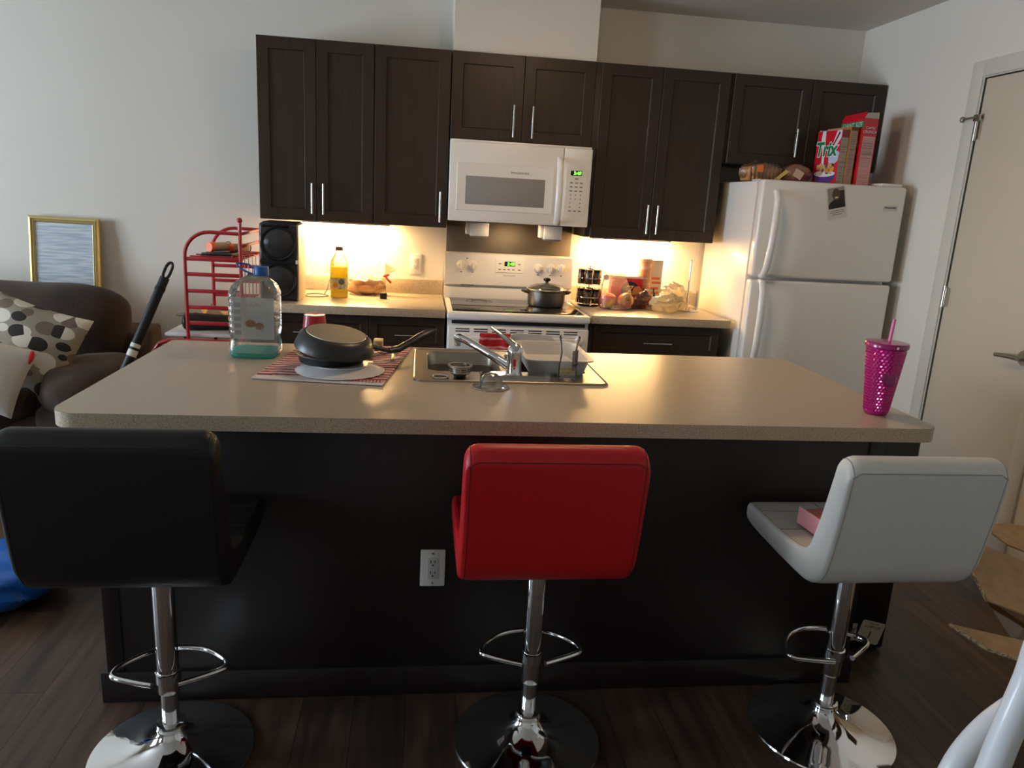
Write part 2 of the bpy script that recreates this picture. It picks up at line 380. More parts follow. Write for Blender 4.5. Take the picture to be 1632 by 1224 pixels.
# wall sockets
def socket(label, x, y, z):
    t = thing('wall_outlet', label, 'outlet', (x, y, z), 'white wall outlets')
    MB().box(x-.036, x+.036, y-.006, y-.0005, z-.058, z+.058, .003).build('cover_plate', WHITEP, t)
    MB().box(x-.0165, x+.0165, y-.0085, y-.0055, z-.034, z+.034, .0015).build('receptacle', GREYP, t)
    for k in (-.017, .017):
        s = MB()
        s.box(x-.0075, x-.005, y-.0092, y-.0082, z+k+.000, z+k+.009).box(x+.005, x+.0075, y-.0092, y-.0082, z+k+.001, z+k+.008).cyl((x, y-.0092, z+k-.006), (x, y-.0082, z+k-.006), .0025, n=10)
        s.build('slot_holes', DARKT, t)
    s = MB()
    for k in (-.047, .047): s.cyl((x, y-.0072, z+k), (x, y-.0055, z+k), .003, n=10)
    s.build('screw', STEEL, t)
socket('white outlet on the back wall between the bread bag and the range', -.166, 0, 1.087)
socket('white outlet half hidden behind the yellow oil bottle', -.640, 0, 1.085)
socket('white outlet on the dark front of the island', -.080, -2.487, .42)

# steel wall panel behind the range
tag(MB().box(.010, .756, -.005, -.0005, .93, 1.352, .001).build('steel_panel', M('panel_steel', (120, 112, 100), .5, 1., bump=(90, .05), stretch=(1, 1, 14))), 'brushed steel sheet on the wall between range and microwave', 'panel')

# ------------------------------------------------------------------ range
rg = thing('range', 'white electric range with a dark glass cooktop', 'range', (.382, -.33, 0))
MB().box(.008, .756, -.632, -.03, .05, .868, .004).box(.03, .734, -.56, -.05, 0, .06).build('body', WHITE, rg)
mb = MB().box(.004, .760, -.672, -.03, .868, .908, .012, 3)
mb.build('cooktop_frame', WHITE, rg)
MB().box(.034, .730, -.628, -.105, .906, .9115, .001).build('cooktop_glass', DARKG, rg)
RING = M('burner_ring', (62, 60, 58), .25)
for (x, y, r) in ((.20, -.49, .10), (.20, -.23, .075), (.56, -.50, .085), (.57, -.30, .105)):
    mb = MB()
    for rr in (r, r*.62): mb.tube([(x+rr*math.cos(2*PI*k/48), y+rr*math.sin(2*PI*k/48), .9113) for k in range(48)], .0012, 6, closed=True, flat=(1, .4))
    mb.build('burner_ring', RING, rg)
# back guard: profile in y,z extruded along x
def extr(prof, x0, x1, bev=0.):
    return MB().loft([[(x0, y, z) for y, z in prof], [(x1, y, z) for y, z in prof]])
bg = extr([(-.012, .905), (-.105, .905), (-.105, .925), (-.092, .972), (-.074, .978), (-.098, .990), (-.098, .998), (-.075, 1.165), (-.060, 1.172), (-.012, 1.172)], .004, .759).build('back_guard', WHITE, rg)
SL = (-.098+.075)/(1.165-.998)
def gy(z): return -.098+(z-.998)*(.023/.167)
for x in (.099, .166, .553, .626, .692):
    k = MB(); z = 1.102; y = gy(z)
    k.cyl((x, y, z), (x, y-.006, z-.001), .0265, .025).cyl((x, y-.006, z-.001), (x, y-.022, z-.002), .021, .019)
    kn = k.build('knob', WHITE, rg)
    MB().box(x-.0055, x+.0055, y-.031, y-.018, z-.021, z+.019, .003).build('knob_grip', WHITEP, kn)
dp = MB(); z0, z1 = 1.066, 1.146
dp.loft([[(.298, gy(z0)-.0005, z0), (.466, gy(z0)-.0005, z0), (.466, gy(z1)-.0005, z1), (.298, gy(z1)-.0005, z1)], [(.301, gy(z0)-.004, z0+.003), (.463, gy(z0)-.004, z0+.003), (.463, gy(z1)-.004, z1-.003), (.301, gy(z1)-.004, z1-.003)]])
cp = dp.build('control_panel', WHITEP, rg)
zc = 1.118; MB().box(.352, .415, gy(zc)-.006, gy(zc)-.003, zc-.014, zc+.014, .001).build('display', BLACKG, cp)
text('2:48', .026, (.389, gy(zc)-.0068, zc), GREENL, cp, 'clock_digits', shear=.1)
mb = MB()
for x, z in ((.325, 1.118), (.44, 1.118), (.325, 1.085), (.352, 1.085), (.378, 1.085), (.405, 1.085), (.44, 1.085)): mb.box(x-.008, x+.008, gy(z)-.0048, gy(z)-.0038, z-.003, z+.003)
mb.build('button_print', GREYT, cp)
text('FRIGIDAIRE', .011, (.382, gy(1.050)-.001, 1.050), GREYT, rg, sx=1.3)
mb = MB()
for x, z in ((.099, 1.062), (.166, 1.062), (.553, 1.062), (.626, 1.062), (.692, 1.062), (.132, 1.14)): mb.box(x-.006, x+.006, gy(z)-.0012, gy(z)+.002, z-.003, z+.003)
mb.build('dial_print', GREYT, rg)
MB().box(.10, .175, -.0995, -.090, .9855, .9895).build('vent_slot', BLACKM, rg)
# oven door
od = MB().box(.010, .754, -.668, -.634, .16, .838, .008, 3).build('oven_door', WHITE, rg)
mb = MB()
for k in range(7):
    a = .05+k*.095
    for dz in (0, -.013): mb.box(a, a+.072, -.6695, -.660, .820+dz, .8255+dz)
mb.build('vent_slots', BLACKM, od)
MB().box(.03, .736, -.645, -.634, .845, .862).build('door_gap', BLACKM, rg)
MB().box(.13, .634, -.6695, -.660, .30, .63, .001).build('oven_window', DARKG, od)
mb = MB().box(.05, .714, -.722, -.700, .758, .795, .010, 3)
for x in (.07, .68): mb.box(x, x+.03, -.702, -.660, .762, .79, .004)
mb.build('oven_handle', WHITE, od)
MB().box(.012, .752, -.66, -.632, .055, .15, .006).build('storage_drawer', WHITE, rg)

# towel on the oven handle
TOW = stripes('red_towel', (178, 26, 36), (214, 140, 136), 7, 'Z', distort=1., lo=.80, hi=.92, bump=(300, .3))
def towel_fn(u, v):
    x = .172+.158*u; s = v
    if s < .46: y, z = -.7300-.006*math.sin(u*9), .798-.22*(.46-s)/.46*1.0
    elif s < .54: t = (s-.46)/.08*PI; y, z = -.713-.017*math.cos(t), .799+.012*math.sin(t)
    else: y, z = -.696, .798-.17*(s-.54)/.46
    return (x+.004*math.sin(z*40), y-.004*math.sin(u*14+1) * (1 if s < .46 else 0), z)
tag(MB().grid(towel_fn, 20, 40, .003).build('dish_towel', TOW), 'red striped dish towel hanging over the oven handle', 'towel')

# pot
POTM = M('dark_aluminium', (128, 122, 114), .34, 1., bump=(60, .03))
pt = thing('cooking_pot', 'grey cooking pot with a domed glass lid on the range', 'pot', (.572, -.315, .9115))
MB().lathe([(.094, .9124), (.100, .9155), (.104, .93), (.107, .995), (.111, 1.0), (.111, 1.004), (.104, 1.004), (.102, .95), (.09, .92)], (.572, -.315, 0), 48, cap1=True).build('pot_body', POTM, pt)
for s in (-1, 1):
    MB().tube([(.572+s*.102, -.345, .985), (.572+s*.125, -.342, .99), (.572+s*.138, -.315, .994), (.572+s*.125, -.288, .99), (.572+s*.102, -.285, .985)], .006, 8).build('side_handle', BLACKP, pt)
ld = MB().lathe([(.110, 1.004), (.110, 1.008), (.09, 1.022), (.06, 1.033), (.02, 1.039), (.0, 1.04)], (.572, -.315, 0), 48).build('glass_lid', clear('lid_glass', (225, 225, 205), .12, .12), pt)
MB().tube([(.572+.110*math.cos(2*PI*k/48), -.315+.110*math.sin(2*PI*k/48), 1.006) for k in range(48)], .004, 8, closed=True).build('steel_rim', STEEL, ld)
MB().lathe([(.010, 1.039), (.009, 1.048), (.020, 1.054), (.022, 1.062), (.014, 1.069), (.0, 1.07)], (.572, -.315, 0), 20).build('lid_knob', BLACKG, ld)

# ------------------------------------------------------------------ microwave
mw = thing('microwave', 'white over-range microwave under the short cabinet', 'microwave', (.381, -.2, 1.356))
MB().box(.002, .761, -.375, -.001, 1.360, 1.780, .004).build('case', WHITE, mw)
dr = MB().box(.002, .606, -.402, -.376, 1.360, 1.768, .006, 3).build('door', WHITE, mw)
MB().loft([[(x, -.4025, z) for x, z in ((.040, 1.418), (.560, 1.418), (.560, 1.662), (.040, 1.662))], [(x, -.4055, z) for x, z in ((.043, 1.421), (.557, 1.421), (.557, 1.659), (.043, 1.659))]]).build('door_frame', WHITEP, dr)
MB().box(.088, .512, -.4065, -.404, 1.450, 1.596, .0008).build('window_panel', MWGLASS, dr)
text('FRIGIDAIRE', .015, (.375, -.4062, 1.622), GREYT, dr, sx=1.3)
mb = MB().tube([(.585, -.402, 1.712), (.585, -.425, 1.70), (.585, -.440, 1.66), (.585, -.447, 1.54), (.585, -.440, 1.42), (.585, -.425, 1.385), (.585, -.402, 1.372)], [.013, .015, .016, .016, .016, .015, .013], 14, flat=(1.15, .8))
mb.build('door_handle', WHITE, dr)
cp = MB().box(.6085, .761, -.402, -.376, 1.360, 1.768, .006, 3).build('control_panel', WHITE, mw)
MB().loft([[(x, -.4022, z) for x, z in ((.622, 1.425), (.742, 1.425), (.742, 1.665), (.622, 1.665))], [(x, -.404, z) for x, z in ((.624, 1.427), (.740, 1.427), (.740, 1.663), (.624, 1.663))]]).build('key_panel', WHITEP, cp)
MB().box(.648, .708, -.4055, -.4035, 1.628, 1.653, .0008).build('display', BLACKG, cp)
text('3:48', .024, (.683, -.4062, 1.640), GREENL, cp, 'clock_digits', shear=.1)
mb = MB()
for r in range(8):
    for c_ in range(3):
        if r in (5, 6) and c_ == 1: continue
        x = .655+c_*.027; z = 1.590-r*.021; wd = .008 if r in (0, 1, 2, 7) else .003
        mb.box(x-wd, x+wd, -.4046, -.4038, z-.003, z+.003)
mb.box(.672, .692, -.4046, -.4038, 1.608, 1.614)
mb.build('button_print', GREYT, cp)
for x0, x1 in ((.01, .285), (.475, .752)): MB().box(x0, x1, -.36, -.02, 1.3575, 1.3602).build('underside_grille', RUBBER, mw)
MB().box(.289, .471, -.335, -.235, 1.3588, 1.3602).build('added_range_fill', M('added_range_fill', (255, 238, 210), .5, emis=((255, 216, 168), 8.5)), mw)  # glowing panel added to brighten the range and steel sheet, recessed out of view
for lab, x in (('white box fixed under the microwave above the range knobs on the far left', .184), ('white box fixed under the microwave nearest the fridge', .600)):
    t = thing('hood_box', lab, 'box', (x, -.2, 1.27), 'white boxes under the microwave')
    MB().box(x-.052, x+.052, -.25, -.15, 1.278, 1.353, .005).build('shell', WHITEP, t)
    MB().box(x-.046, x+.050, -.247, -.153, 1.2705, 1.279, .003).build('bottom_tray', M('grey_tray', (120, 116, 112), .5), t)
    MB().box(x-.074, x-.053, -.24, -.16, 1.285, 1.353, .003).build('side_flap', PAPER, t)

# ------------------------------------------------------------------ fridge
FX0, FX1 = 1.577, 2.362
fr = thing('fridge', 'white top-freezer refrigerator beside the right wall', 'refrigerator', (1.97, -.35, 0))
MB().box(FX0, FX1, -.672, -.035, .03, 1.648, .006).box(FX0+.02, FX1-.02, -.62, -.06, 0, .04).build('cabinet_body', FRIDGEW, fr)
for nm, z0, z1 in (('freezer_door', 1.163, 1.655), ('fridge_door', .08, 1.148)):
    dr = MB().box(FX0-.002, FX1+.002, -.748, -.684, z0, z1, .016, 4).build(nm, FRIDGEW, fr)
    MB().box(FX0+.012, FX1-.012, -.685, -.671, z0+.012, z1-.012).build('door_seal', RUBBER, dr)
    if nm[0] == 'f' and nm[1] == 'r' and nm[2] == 'e':
        pts = [(1.625, -.745, 1.168), (1.625, -.775, 1.172), (1.628, -.798, 1.22), (1.634, -.806, 1.33), (1.640, -.803, 1.46), (1.645, -.790, 1.555), (1.647, -.765, 1.592), (1.648, -.745, 1.598)]
        MB().tube(pts, [.014, .017, .018, .018, .018, .017, .015, .012], 14, flat=(1.0, .85)).build('door_handle', WHITE, dr)
        MB().box(2.236, 2.322, -.7505, -.7475, 1.535, 1.562, .001).build('name_badge', GREYP, dr)
        text('FRIGIDAIRE', .0135, (2.281, -.7512, 1.5485), DARKT, dr, sx=.95)
    else:
        pts = [(1.625, -.745, 1.143), (1.625, -.775, 1.139), (1.625, -.798, 1.09), (1.625, -.806, .98), (1.622, -.806, .82), (1.617, -.795, .70), (1.615, -.765, .66), (1.615, -.745, .655)]
        MB().tube(pts, [.014, .017, .018, .018, .018, .017, .015, .012], 14, flat=(1.0, .85)).build('door_handle', WHITE, dr)
MB().box(2.235, 2.352, -.715, -.60, 1.6555, 1.672, .005).build('hinge_cover', WHITEP, fr)
MB().box(FX0+.02, FX1-.02, -.70, -.62, .015, .075, .003).build('kick_grille', GREYP, fr)

# photo card on the freezer door
pc = thing('photo_card', 'white card with a portrait photo stuck on the freezer door', 'card', (1.98, -.7485, 1.56))
def card(pts, y, th=.0006): return MB().loft([[(x, y, z) for x, z in pts], [(x, y-th, z) for x, z in pts]])
ct = Matrix.Rotation(math.radians(13), 2)
def cq(u, v): q = ct @ Vector((u, v)); return (1.982+q.x, 1.560+q.y)
def crect(u0, u1, v0, v1): return [cq(u0, v0), cq(u1, v0), cq(u1, v1), cq(u0, v1)]
card(crect(-.052, .052, -.082, .082), -.7487).build('card_paper', PAPER, pc)
pp = card(crect(-.045, .045, -.028, .076), -.7494).build('portrait_photo', M('photo_backdrop', (150, 142, 130), .4), pc)
card(crect(.015, .045, -.01, .058), -.7500, .0002).build('photo_shelf', M('photo_dark', (52, 46, 44), .4), pp)
SK = M('photo_skin', (98, 66, 52), .4)
def oval(cu, cv, ru, rv, n=24): return [cq(cu+ru*math.cos(2*PI*k/n), cv+rv*math.sin(2*PI*k/n)) for k in range(n)]
card([cq(u, v) for u, v in ((-.045, -.028), (.045, -.028), (.045, .006), (.030, .014), (.008, .020), (-.012, .018), (-.034, .004), (-.045, -.008))], -.7502, .0002).build('photo_shirt', M('photo_shirt', (36, 32, 32), .5), pp)
card(oval(0.0, .042, .021, .030), -.7506, .0002).build('photo_head', SK, pp)
mb = MB(); mb.loft([[(x, -.7509, z) for x, z in oval(0, .026, .010, .004)], [(x, -.7510, z) for x, z in oval(0, .026, .010, .004)]]); mb.build('photo_smile', PAPER, pp)
mb = MB()
for u in (-.008, .008):
    o = oval(u, .046, .0035, .002, 10); mb.loft([[(x, -.7509, z) for x, z in o], [(x, -.7510, z) for x, z in o]])
mb.build('photo_eyes', DARKT, pp)
mb = MB()
for v, w_ in ((-.040, .036), (-.050, .040), (-.060, .028)):
    o = crect(-w_, w_, v-.0015, v+.0015); mb.loft([[(x, -.7494, z) for x, z in o], [(x, -.7497, z) for x, z in o]])
mb.build('text_lines', GREYT, pc)

# ------------------------------------------------------------------ things on the fridge
FT = 1.6482
def cereal(label, loc, rotz, w_, d_, h_, front, side, build):
    t = thing('cereal_box', label, 'box', (0, 0, 0), 'cereal boxes on top of the fridge')
    body = MB().box(-w_/2, w_/2, -d_/2, d_/2, 0, h_, .0015).build('carton', front, t)
    MB().box(w_/2, w_/2+.0006, -d_/2+.001, d_/2-.001, .001, h_-.001).build('side_panel', side, t)
    build(t, w_, d_, h_)
    t.location = loc; t.rotation_euler.z = rotz
    return t
TR = M('trix_red', (200, 26, 40), .4); TG = M('letter_green', (26, 120, 66), .4); TW = M('carton_white', (216, 218, 222), .45)
NUT = M('nutrition_grey', (176, 164, 152), .6); NUTO = M('nutrition_tan', (182, 152, 136), .6); NUTP = M('nutrition_pink', (216, 158, 156), .6)
ORG = M('carton_orange', (176, 118, 52), .5); PURP = M('bowl_purple', (92, 62, 140), .45)
def fpoly(t, pts, y, mat, name, th=.0004):
    return MB().loft([[(x, y, z) for x, z in pts], [(x, y-th, z) for x, z in pts]]).build(name, mat, t)
def nutri(t, w_, d_, h_, mat, z0, z1, inset=.004):
    p = MB().box(w_/2+.0006, w_/2+.0011, -d_/2+inset, d_/2-inset, z0, z1).build('nutrition_panel', mat, t)
    mb = MB(); rnd = random.Random(int(h_*1e4))
    z = z1-.012
    while z > z0+.01:
        th = rnd.choice((.0008, .0008, .0008, .0022))
        mb.box(w_/2+.0011, w_/2+.0014, -d_/2+inset+.003, d_/2-inset-.003-rnd.random()*.008, z-th, z+th); z -= rnd.choice((.006, .006, .008, .011))
    mb.build('text_lines', GREYT, p)
def b_trix(t, w_, d_, h_):
    y = -d_/2-.0002
    fpoly(t, [(-.055, h_*.995), (-.030, h_*.995), (-.022, h_*.62), (-.016, h_*.35), (-.034, h_*.35), (-.040, h_*.62), (-.06, h_*.85)], y, TW, 'milk_splash')
    fpoly(t, [(.058, h_*.99), (.094, h_*.99), (.094, h_*.86), (.038, h_*.60), (.020, h_*.60)], y, TW, 'milk_splash')
    fpoly(t, [(.072, h_*.97), (.085, h_*.95), (.040, h_*.70), (.030, h_*.70)], y-.0004, M('stripe_plum', (130, 30, 70), .4), 'stripe')
    fpoly(t, [(.008, h_*.62), (.05, h_*.66), (.094, h_*.60), (.088, h_*.45), (.05, h_*.36), (.02, h_*.42)], y, M('milk_blue', (176, 196, 222), .4), 'milk_splash')
    fpoly(t, [(.0+.083*math.cos(a), h_*.20+.050*math.sin(a)) for a in [PI+PI*k/16 for k in range(17)]], y-.0003, PURP, 'bowl_print')
    fpoly(t, [(.083*math.cos(a), h_*.22+.016*math.sin(a)) for a in [2*PI*k/24 for k in range(24)]], y-.0006, TW, 'bowl_rim')
    cols = [M('puff_a', (176, 128, 96), .5), M('puff_b', (196, 160, 130), .5), M('puff_c', (120, 74, 70), .5), M('puff_d', (206, 150, 60), .5)]
    rnd = random.Random(3)
    for k in range(4):
        mb = MB()
        for q in range(7):
            cx, cz, r = rnd.uniform(-.065, .06), h_*rnd.uniform(.23, .38), rnd.uniform(.009, .014)
            pts = [(cx+r*math.cos(2*PI*i/10), cz+r*math.sin(2*PI*i/10)) for i in range(10)]
            mb.loft([[(x, y-.0007-.0001*k, z) for x, z in pts], [(x, y-.0010-.0001*k, z) for x, z in pts]])
        mb.build('puff_print', cols[k], t)
    text('Trix', .100, (-.012, y-.0008, h_*.655), TW, t, 'lettering_outline', local=True, sx=.95, shear=.1, off=.0075)
    text('Trix', .100, (-.012, y-.0014, h_*.655), TG, t, 'lettering', local=True, sx=.95, shear=.1, off=.003)
    MB().box(-w_/2+.004, w_/2-.004, -d_/2+.004, d_/2-.004, h_, h_+.003).build('top_flap', M('flap_blue', (150, 170, 200), .5), t)
    nutri(t, w_, d_, h_, NUT, .004, h_*.86, .002)
ty = math.radians(-74)
cereal('red Trix cereal box with its front showing, beside the bread bags', (2.022, -.546, FT), math.radians(-80), .19, .0455, .283, TR, M('trix_side', (140, 60, 58), .5), b_trix)
def b_or(t, w_, d_, h_):
    nutri(t, w_, d_, h_, NUTO, .004, h_*.93, .004); MB().box(w_/2+.0006, w_/2+.0012, -d_/2, d_/2, h_*.94, h_*.99).build('text_lines', M('brown_print', (96, 66, 40), .6), t)
cereal('thin orange cereal box squeezed between the two red cereal boxes', (2.0705, -.547, FT), math.radians(-80), .185, .046, .300, ORG, ORG, b_or)
def b_gs(t, w_, d_, h_):
    y = -d_/2-.0002
    fpoly(t, [(-w_/2, h_*.86), (w_/2, h_*.86), (w_/2, h_*.96), (-w_/2, h_*.96)], y, M('band_green', (44, 122, 64), .45), 'green_band')
    text('GIANT SIZE', .034, (.0, y-.0006, h_*.91), TW, t, 'lettering', local=True, shear=.15)
    text('M', .06, (.055, y-.0006, h_*.62), TW, t, 'lettering', local=True)
    fpoly(t, [(.02, h_*.2), (.07, h_*.25), (.08, h_*.42), (.06, h_*.54), (.01, h_*.5)], y, M('print_navy', (40, 50, 100), .5), 'picture_print')
    fpoly(t, [(.03, h_*.10), (.06, h_*.08), (.07, h_*.18), (.04, h_*.2)], y, M('print_gold', (214, 160, 50), .5), 'picture_print')
    text("CAP'N", .018, (w_/2+.0012, .0, h_*.86), TW, t, 'lettering', rot=(PI/2, 0, PI/2), local=True)
    text('CRUNCH', .020, (w_/2+.0012, .0, h_*.805), TW, t, 'lettering', rot=(PI/2, 0, PI/2), local=True, sx=.9)
    nutri(t, w_, d_, h_, NUTP, .004, h_*.74, .006)
    MB().poly([(-w_/2, -d_/2, h_), (w_/2, -d_/2, h_), (w_/2-.004, -d_/2+.012, h_+.032), (-w_/2+.004, -d_/2+.012, h_+.028)], .001).build('open_flap', TR, t)
    MB().poly([(w_/2, -d_/2, h_), (w_/2, d_/2, h_), (w_/2+.004, d_/2-.004, h_+.030), (w_/2+.002, -d_/2+.012, h_+.026)], .001).build('open_flap', M('flap_grey', (180, 172, 160), .7), t)
    MB().poly([(-w_/2, d_/2, h_), (w_/2, d_/2, h_), (w_/2, d_/2-.006, h_+.034), (-w_/2, d_/2-.006, h_+.028)], .001).build('open_flap', TR, t)
cereal('tall red giant-size cereal box with open top nearest the right wall', (2.160, -.545, FT), math.radians(-87), .20, .080, .346, M('carton_red', (206, 26, 44), .4), M('carton_red2', (196, 60, 66), .45), b_gs)

FILM = clear('bag_film', (250, 244, 232), .07, .10, (235, 225, 205), bump=(45, .9), rough=.12)
BREAD = M('bread_crust', (176, 122, 74), .8, var=((206, 160, 110), .35, .65), vscale=14, bump=(40, .3))
def lump(seed, a=.1, b_=.06):
    r = random.Random(seed); ph = [(r.uniform(2, 4), r.uniform(0, 6), r.uniform(2, 4), r.uniform(0, 6)) for _ in range(3)]
    q = [(r.uniform(7, 11), r.uniform(0, 6), r.uniform(6, 10), r.uniform(0, 6)) for _ in range(4)]
    def f(d):
        v = 1.
        for k1, p1, k2, p2 in ph: v += a*.5*math.sin(k1*d.x*2+p1)*math.cos(k2*d.y*2+p2+d.z*2)
        for k1, p1, k2, p2 in q: v += b_*.5*math.sin(k1*d.x+p1+d.z*4)*math.cos(k2*(d.y+d.z)+p2)
        return v
    return f
t = thing('bread_bag', 'clear bag of sliced bread with an orange tag at the left on the fridge', 'bread', (1.68, -.47, FT))
mb = MB()
for k in range(9): mb.box(1.585+k*.021, 1.603+k*.021, -.53, -.42, FT+.006, FT+.102-.006*abs(k-4), .012, 3)
mb.build('bread_slices', BREAD, t)
MB().ball((1.683, -.475, FT+.056), (.128, .075, .058), 36, 20, lump(4, .06, .05), zmin=FT+.001).build('bag_film', FILM, t)
MB().poly([(1.62, -.549, FT+.052), (1.655, -.553, FT+.050), (1.655, -.55, FT+.088), (1.622, -.546, FT+.086)], .001).build('price_tag', M('tag_orange', (224, 120, 52), .5), t)
MB().poly([(1.75, -.54, FT+.015), (1.80, -.545, FT+.06), (1.785, -.545, FT+.072), (1.735, -.54, FT+.025)], .001).build('yellow_clip', M('tag_yellow', (206, 184, 90), .5), t)
t = thing('bread_bag', 'brown printed bread bag leaning next to the red cereal box on the fridge', 'bread', (1.86, -.47, FT))
MB().ball((1.878, -.47, FT+.054), (.088, .06, .054), 32, 18, lump(9, .05, .04), zmin=FT+.001).build('printed_wrap', M('bread_wrap', (150, 110, 92), .35, var=((118, 60, 62), .48, .56), vscale=9, bump=(40, .4), coat=.4), t)
MB().poly([(1.83, -.533, FT+.045), (1.875, -.536, FT+.022), (1.895, -.535, FT+.06), (1.85, -.53, FT+.083)], .001).build('paper_label', M('label_cream', (206, 178, 154), .6), t)
tag(MB().box(1.59, 1.72, -.655, -.57, FT, FT+.010, .004).build('plastic_tray', GREYP), 'thin pale plastic tray lying at the fridge top corner under the bread bag', 'tray')

# ------------------------------------------------------------------ left worktop
K = .9142
OIL = glow_through('oil_yellow', (255, 238, 40), .7)
ob = thing('oil_bottle', 'tall bottle of yellow cooking oil with a grey cap', 'bottle', (-.577, -.30, K))
MB().lathe([(.040, K), (.045, K+.006), (.045, K+.04), (.043, K+.048), (.045, K+.055), (.045, K+.105), (.041, K+.125), (.046, K+.14), (.046, K+.165)], (-.577, -.30, 0), 28, sq=3.2).build('oil', OIL, ob)
MB().lathe([(.041, K-.0), (.0465, K+.005), (.0465, K+.125), (.0475, K+.17), (.042, K+.20), (.024, K+.232), (.018, K+.245), (.018, K+.255)], (-.577, -.30, 0), 28, sq=3.2, cap0=False, cap1=False).build('clear_plastic', clear('bottle_pet', (250, 250, 235), .05, .02), ob)
MB().lathe([(.020, K+.252), (.020, K+.272), (.017, K+.274)], (-.577, -.30, 0), 20).build('cap', M('cap_grey', (96, 96, 94), .5), ob)
lb = MB().lathe([(.0475, K+.048), (.0475, K+.108)], (-.577, -.30, 0), 28, sq=3.2, cap0=False, cap1=False).build('label', M('oil_label', (196, 190, 140), .5, var=((110, 130, 140), .45, .55), vscale=16), ob)
pts = [(-.560+.018*math.cos(PI/6+PI/3*k), K+.088+.018*math.sin(PI/6+PI/3*k)) for k in range(6)]
MB().loft([[(x, -.3475, z) for x, z in pts], [(x, -.3485, z) for x, z in pts]]).build('emblem', M('emblem_blue', (80, 100, 112), .5), lb)
mb = MB().cyl((-.592, -.347, K+.068), (-.592, -.3485, K+.068), .013, n=16); mb.build('emblem', M('emblem_orange', (214, 140, 40), .5), lb)

t = thing('bread_bag', 'clear bag of rolls closed with a red tie beside the oil bottle', 'bread', (-.44, -.15, K))
mb = MB()
for (x, y, z, r) in ((-.505, -.15, .032, .034), (-.445, -.16, .03, .038), (-.385, -.155, .03, .036), (-.475, -.15, .07, .03), (-.415, -.15, .07, .03)): mb.ball((x, y, K+z), (r*1.5, r, r*.82), 18, 12)
mb.build('bread_rolls', BREAD, t)
MB().ball((-.445, -.155, K+.05), (.112, .054, .056), 36, 20, lump(12, .07, .07), zmin=K+.001).tube([(-.36, -.155, K+.07), (-.335, -.155, K+.105), (-.325, -.155, K+.13), (-.305, -.155, K+.165)], [.03, .010, .012, .038], 14).build('bag_film', clear('roll_film', (250, 240, 220), .09, .30, (240, 205, 160), bump=(40, 1.), rough=.15), t)
MB().tube([(-.330+.013*math.cos(2*PI*k/12), -.155+.013*math.sin(2*PI*k/12), K+.113+.004*math.cos(2*PI*k/12)) for k in range(12)], .006, 8, closed=True).tube([(-.335, -.168, K+.113), (-.318, -.178, K+.09), (-.30, -.18, K+.075)], .006, 6).build('red_tie', M('tie_red', (206, 44, 40), .5), t)
t = thing('power_plug', 'small black power plug lying on the worktop', 'plug', (-.335, -.30, K))
MB().box(-.356, -.318, -.322, -.286, K, K+.034, .005, 3).build('plug_body', BLACKP, t)
for k in (-.311, -.297): MB().box(-.374, -.356, k-.001, k+.001, K+.013, K+.021).build('prong', BARM, t)
tag(MB().tube([(-.76, -.26, K+.003), (-.74, -.23, K+.003), (-.70, -.21, K+.003), (-.66, -.25, K+.003), (-.635, -.30, K+.003), (-.66, -.34, K+.003), (-.72, -.36, K+.003), (-.755, -.33, K+.003)], .0025, 6).tube([(-.665, -.245, K+.003), (-.65, -.22, K+.03), (-.64, -.15, K+.10), (-.64, -.02, K+.16)], .0025, 6).build('cable', BLACKP), 'thin black cord on the worktop behind the oil bottle', 'cord')
# speaker
sp = thing('party_speaker', 'tall black two-driver speaker at the end of the worktop', 'speaker', (-.86, -.45, K))
SIDEP = M('speaker_side', (176, 160, 134), .35, coat=.2)
MB().box(-.945, -.765, -.50, -.33, K, 1.311, .012, 3).build('cabinet_box', BLACKP, sp)
mb = MB().box(-.948, -.757, -.548, -.497, K+.004, 1.306, .014, 4)
mb.build('front_baffle', M('speaker_front', (46, 47, 48), .3), sp)
MB().box(-.764, -.7535, -.545, -.325, K+.001, 1.303, .005, 3).build('side_panel', SIDEP, sp)
for z in (1.205, 1.020):
    R = Matrix.Rotation(PI/2, 4, 'X')
    dv = MB().lathe([(.086, 0), (.086, .012), (.080, .020), (.074, .012), (.068, .016), (.04, .026), (.0, .029)], (-.852, -.546, z), 40, R).build('driver_cover', M('speaker_dome', (52, 53, 54), .28), sp)
    MB().tube([(-.852+.083*math.cos(2*PI*k/40), -.562, z+.083*math.sin(2*PI*k/40)) for k in range(40)], .0035, 8, closed=True).build('driver_ring', BLACKG, dv)
MB().box(-.945, -.759, -.556, -.545, 1.100, 1.124, .005).build('centre_band', BLACKM, sp)
MB().box(-.768, -.756, -.558, -.545, 1.105, 1.125, .003).build('clip', WHITEP, sp)
MB().box(-.93, -.80, -.552, -.546, 1.285, 1.300, .002).build('control_strip', BLACKG, sp)

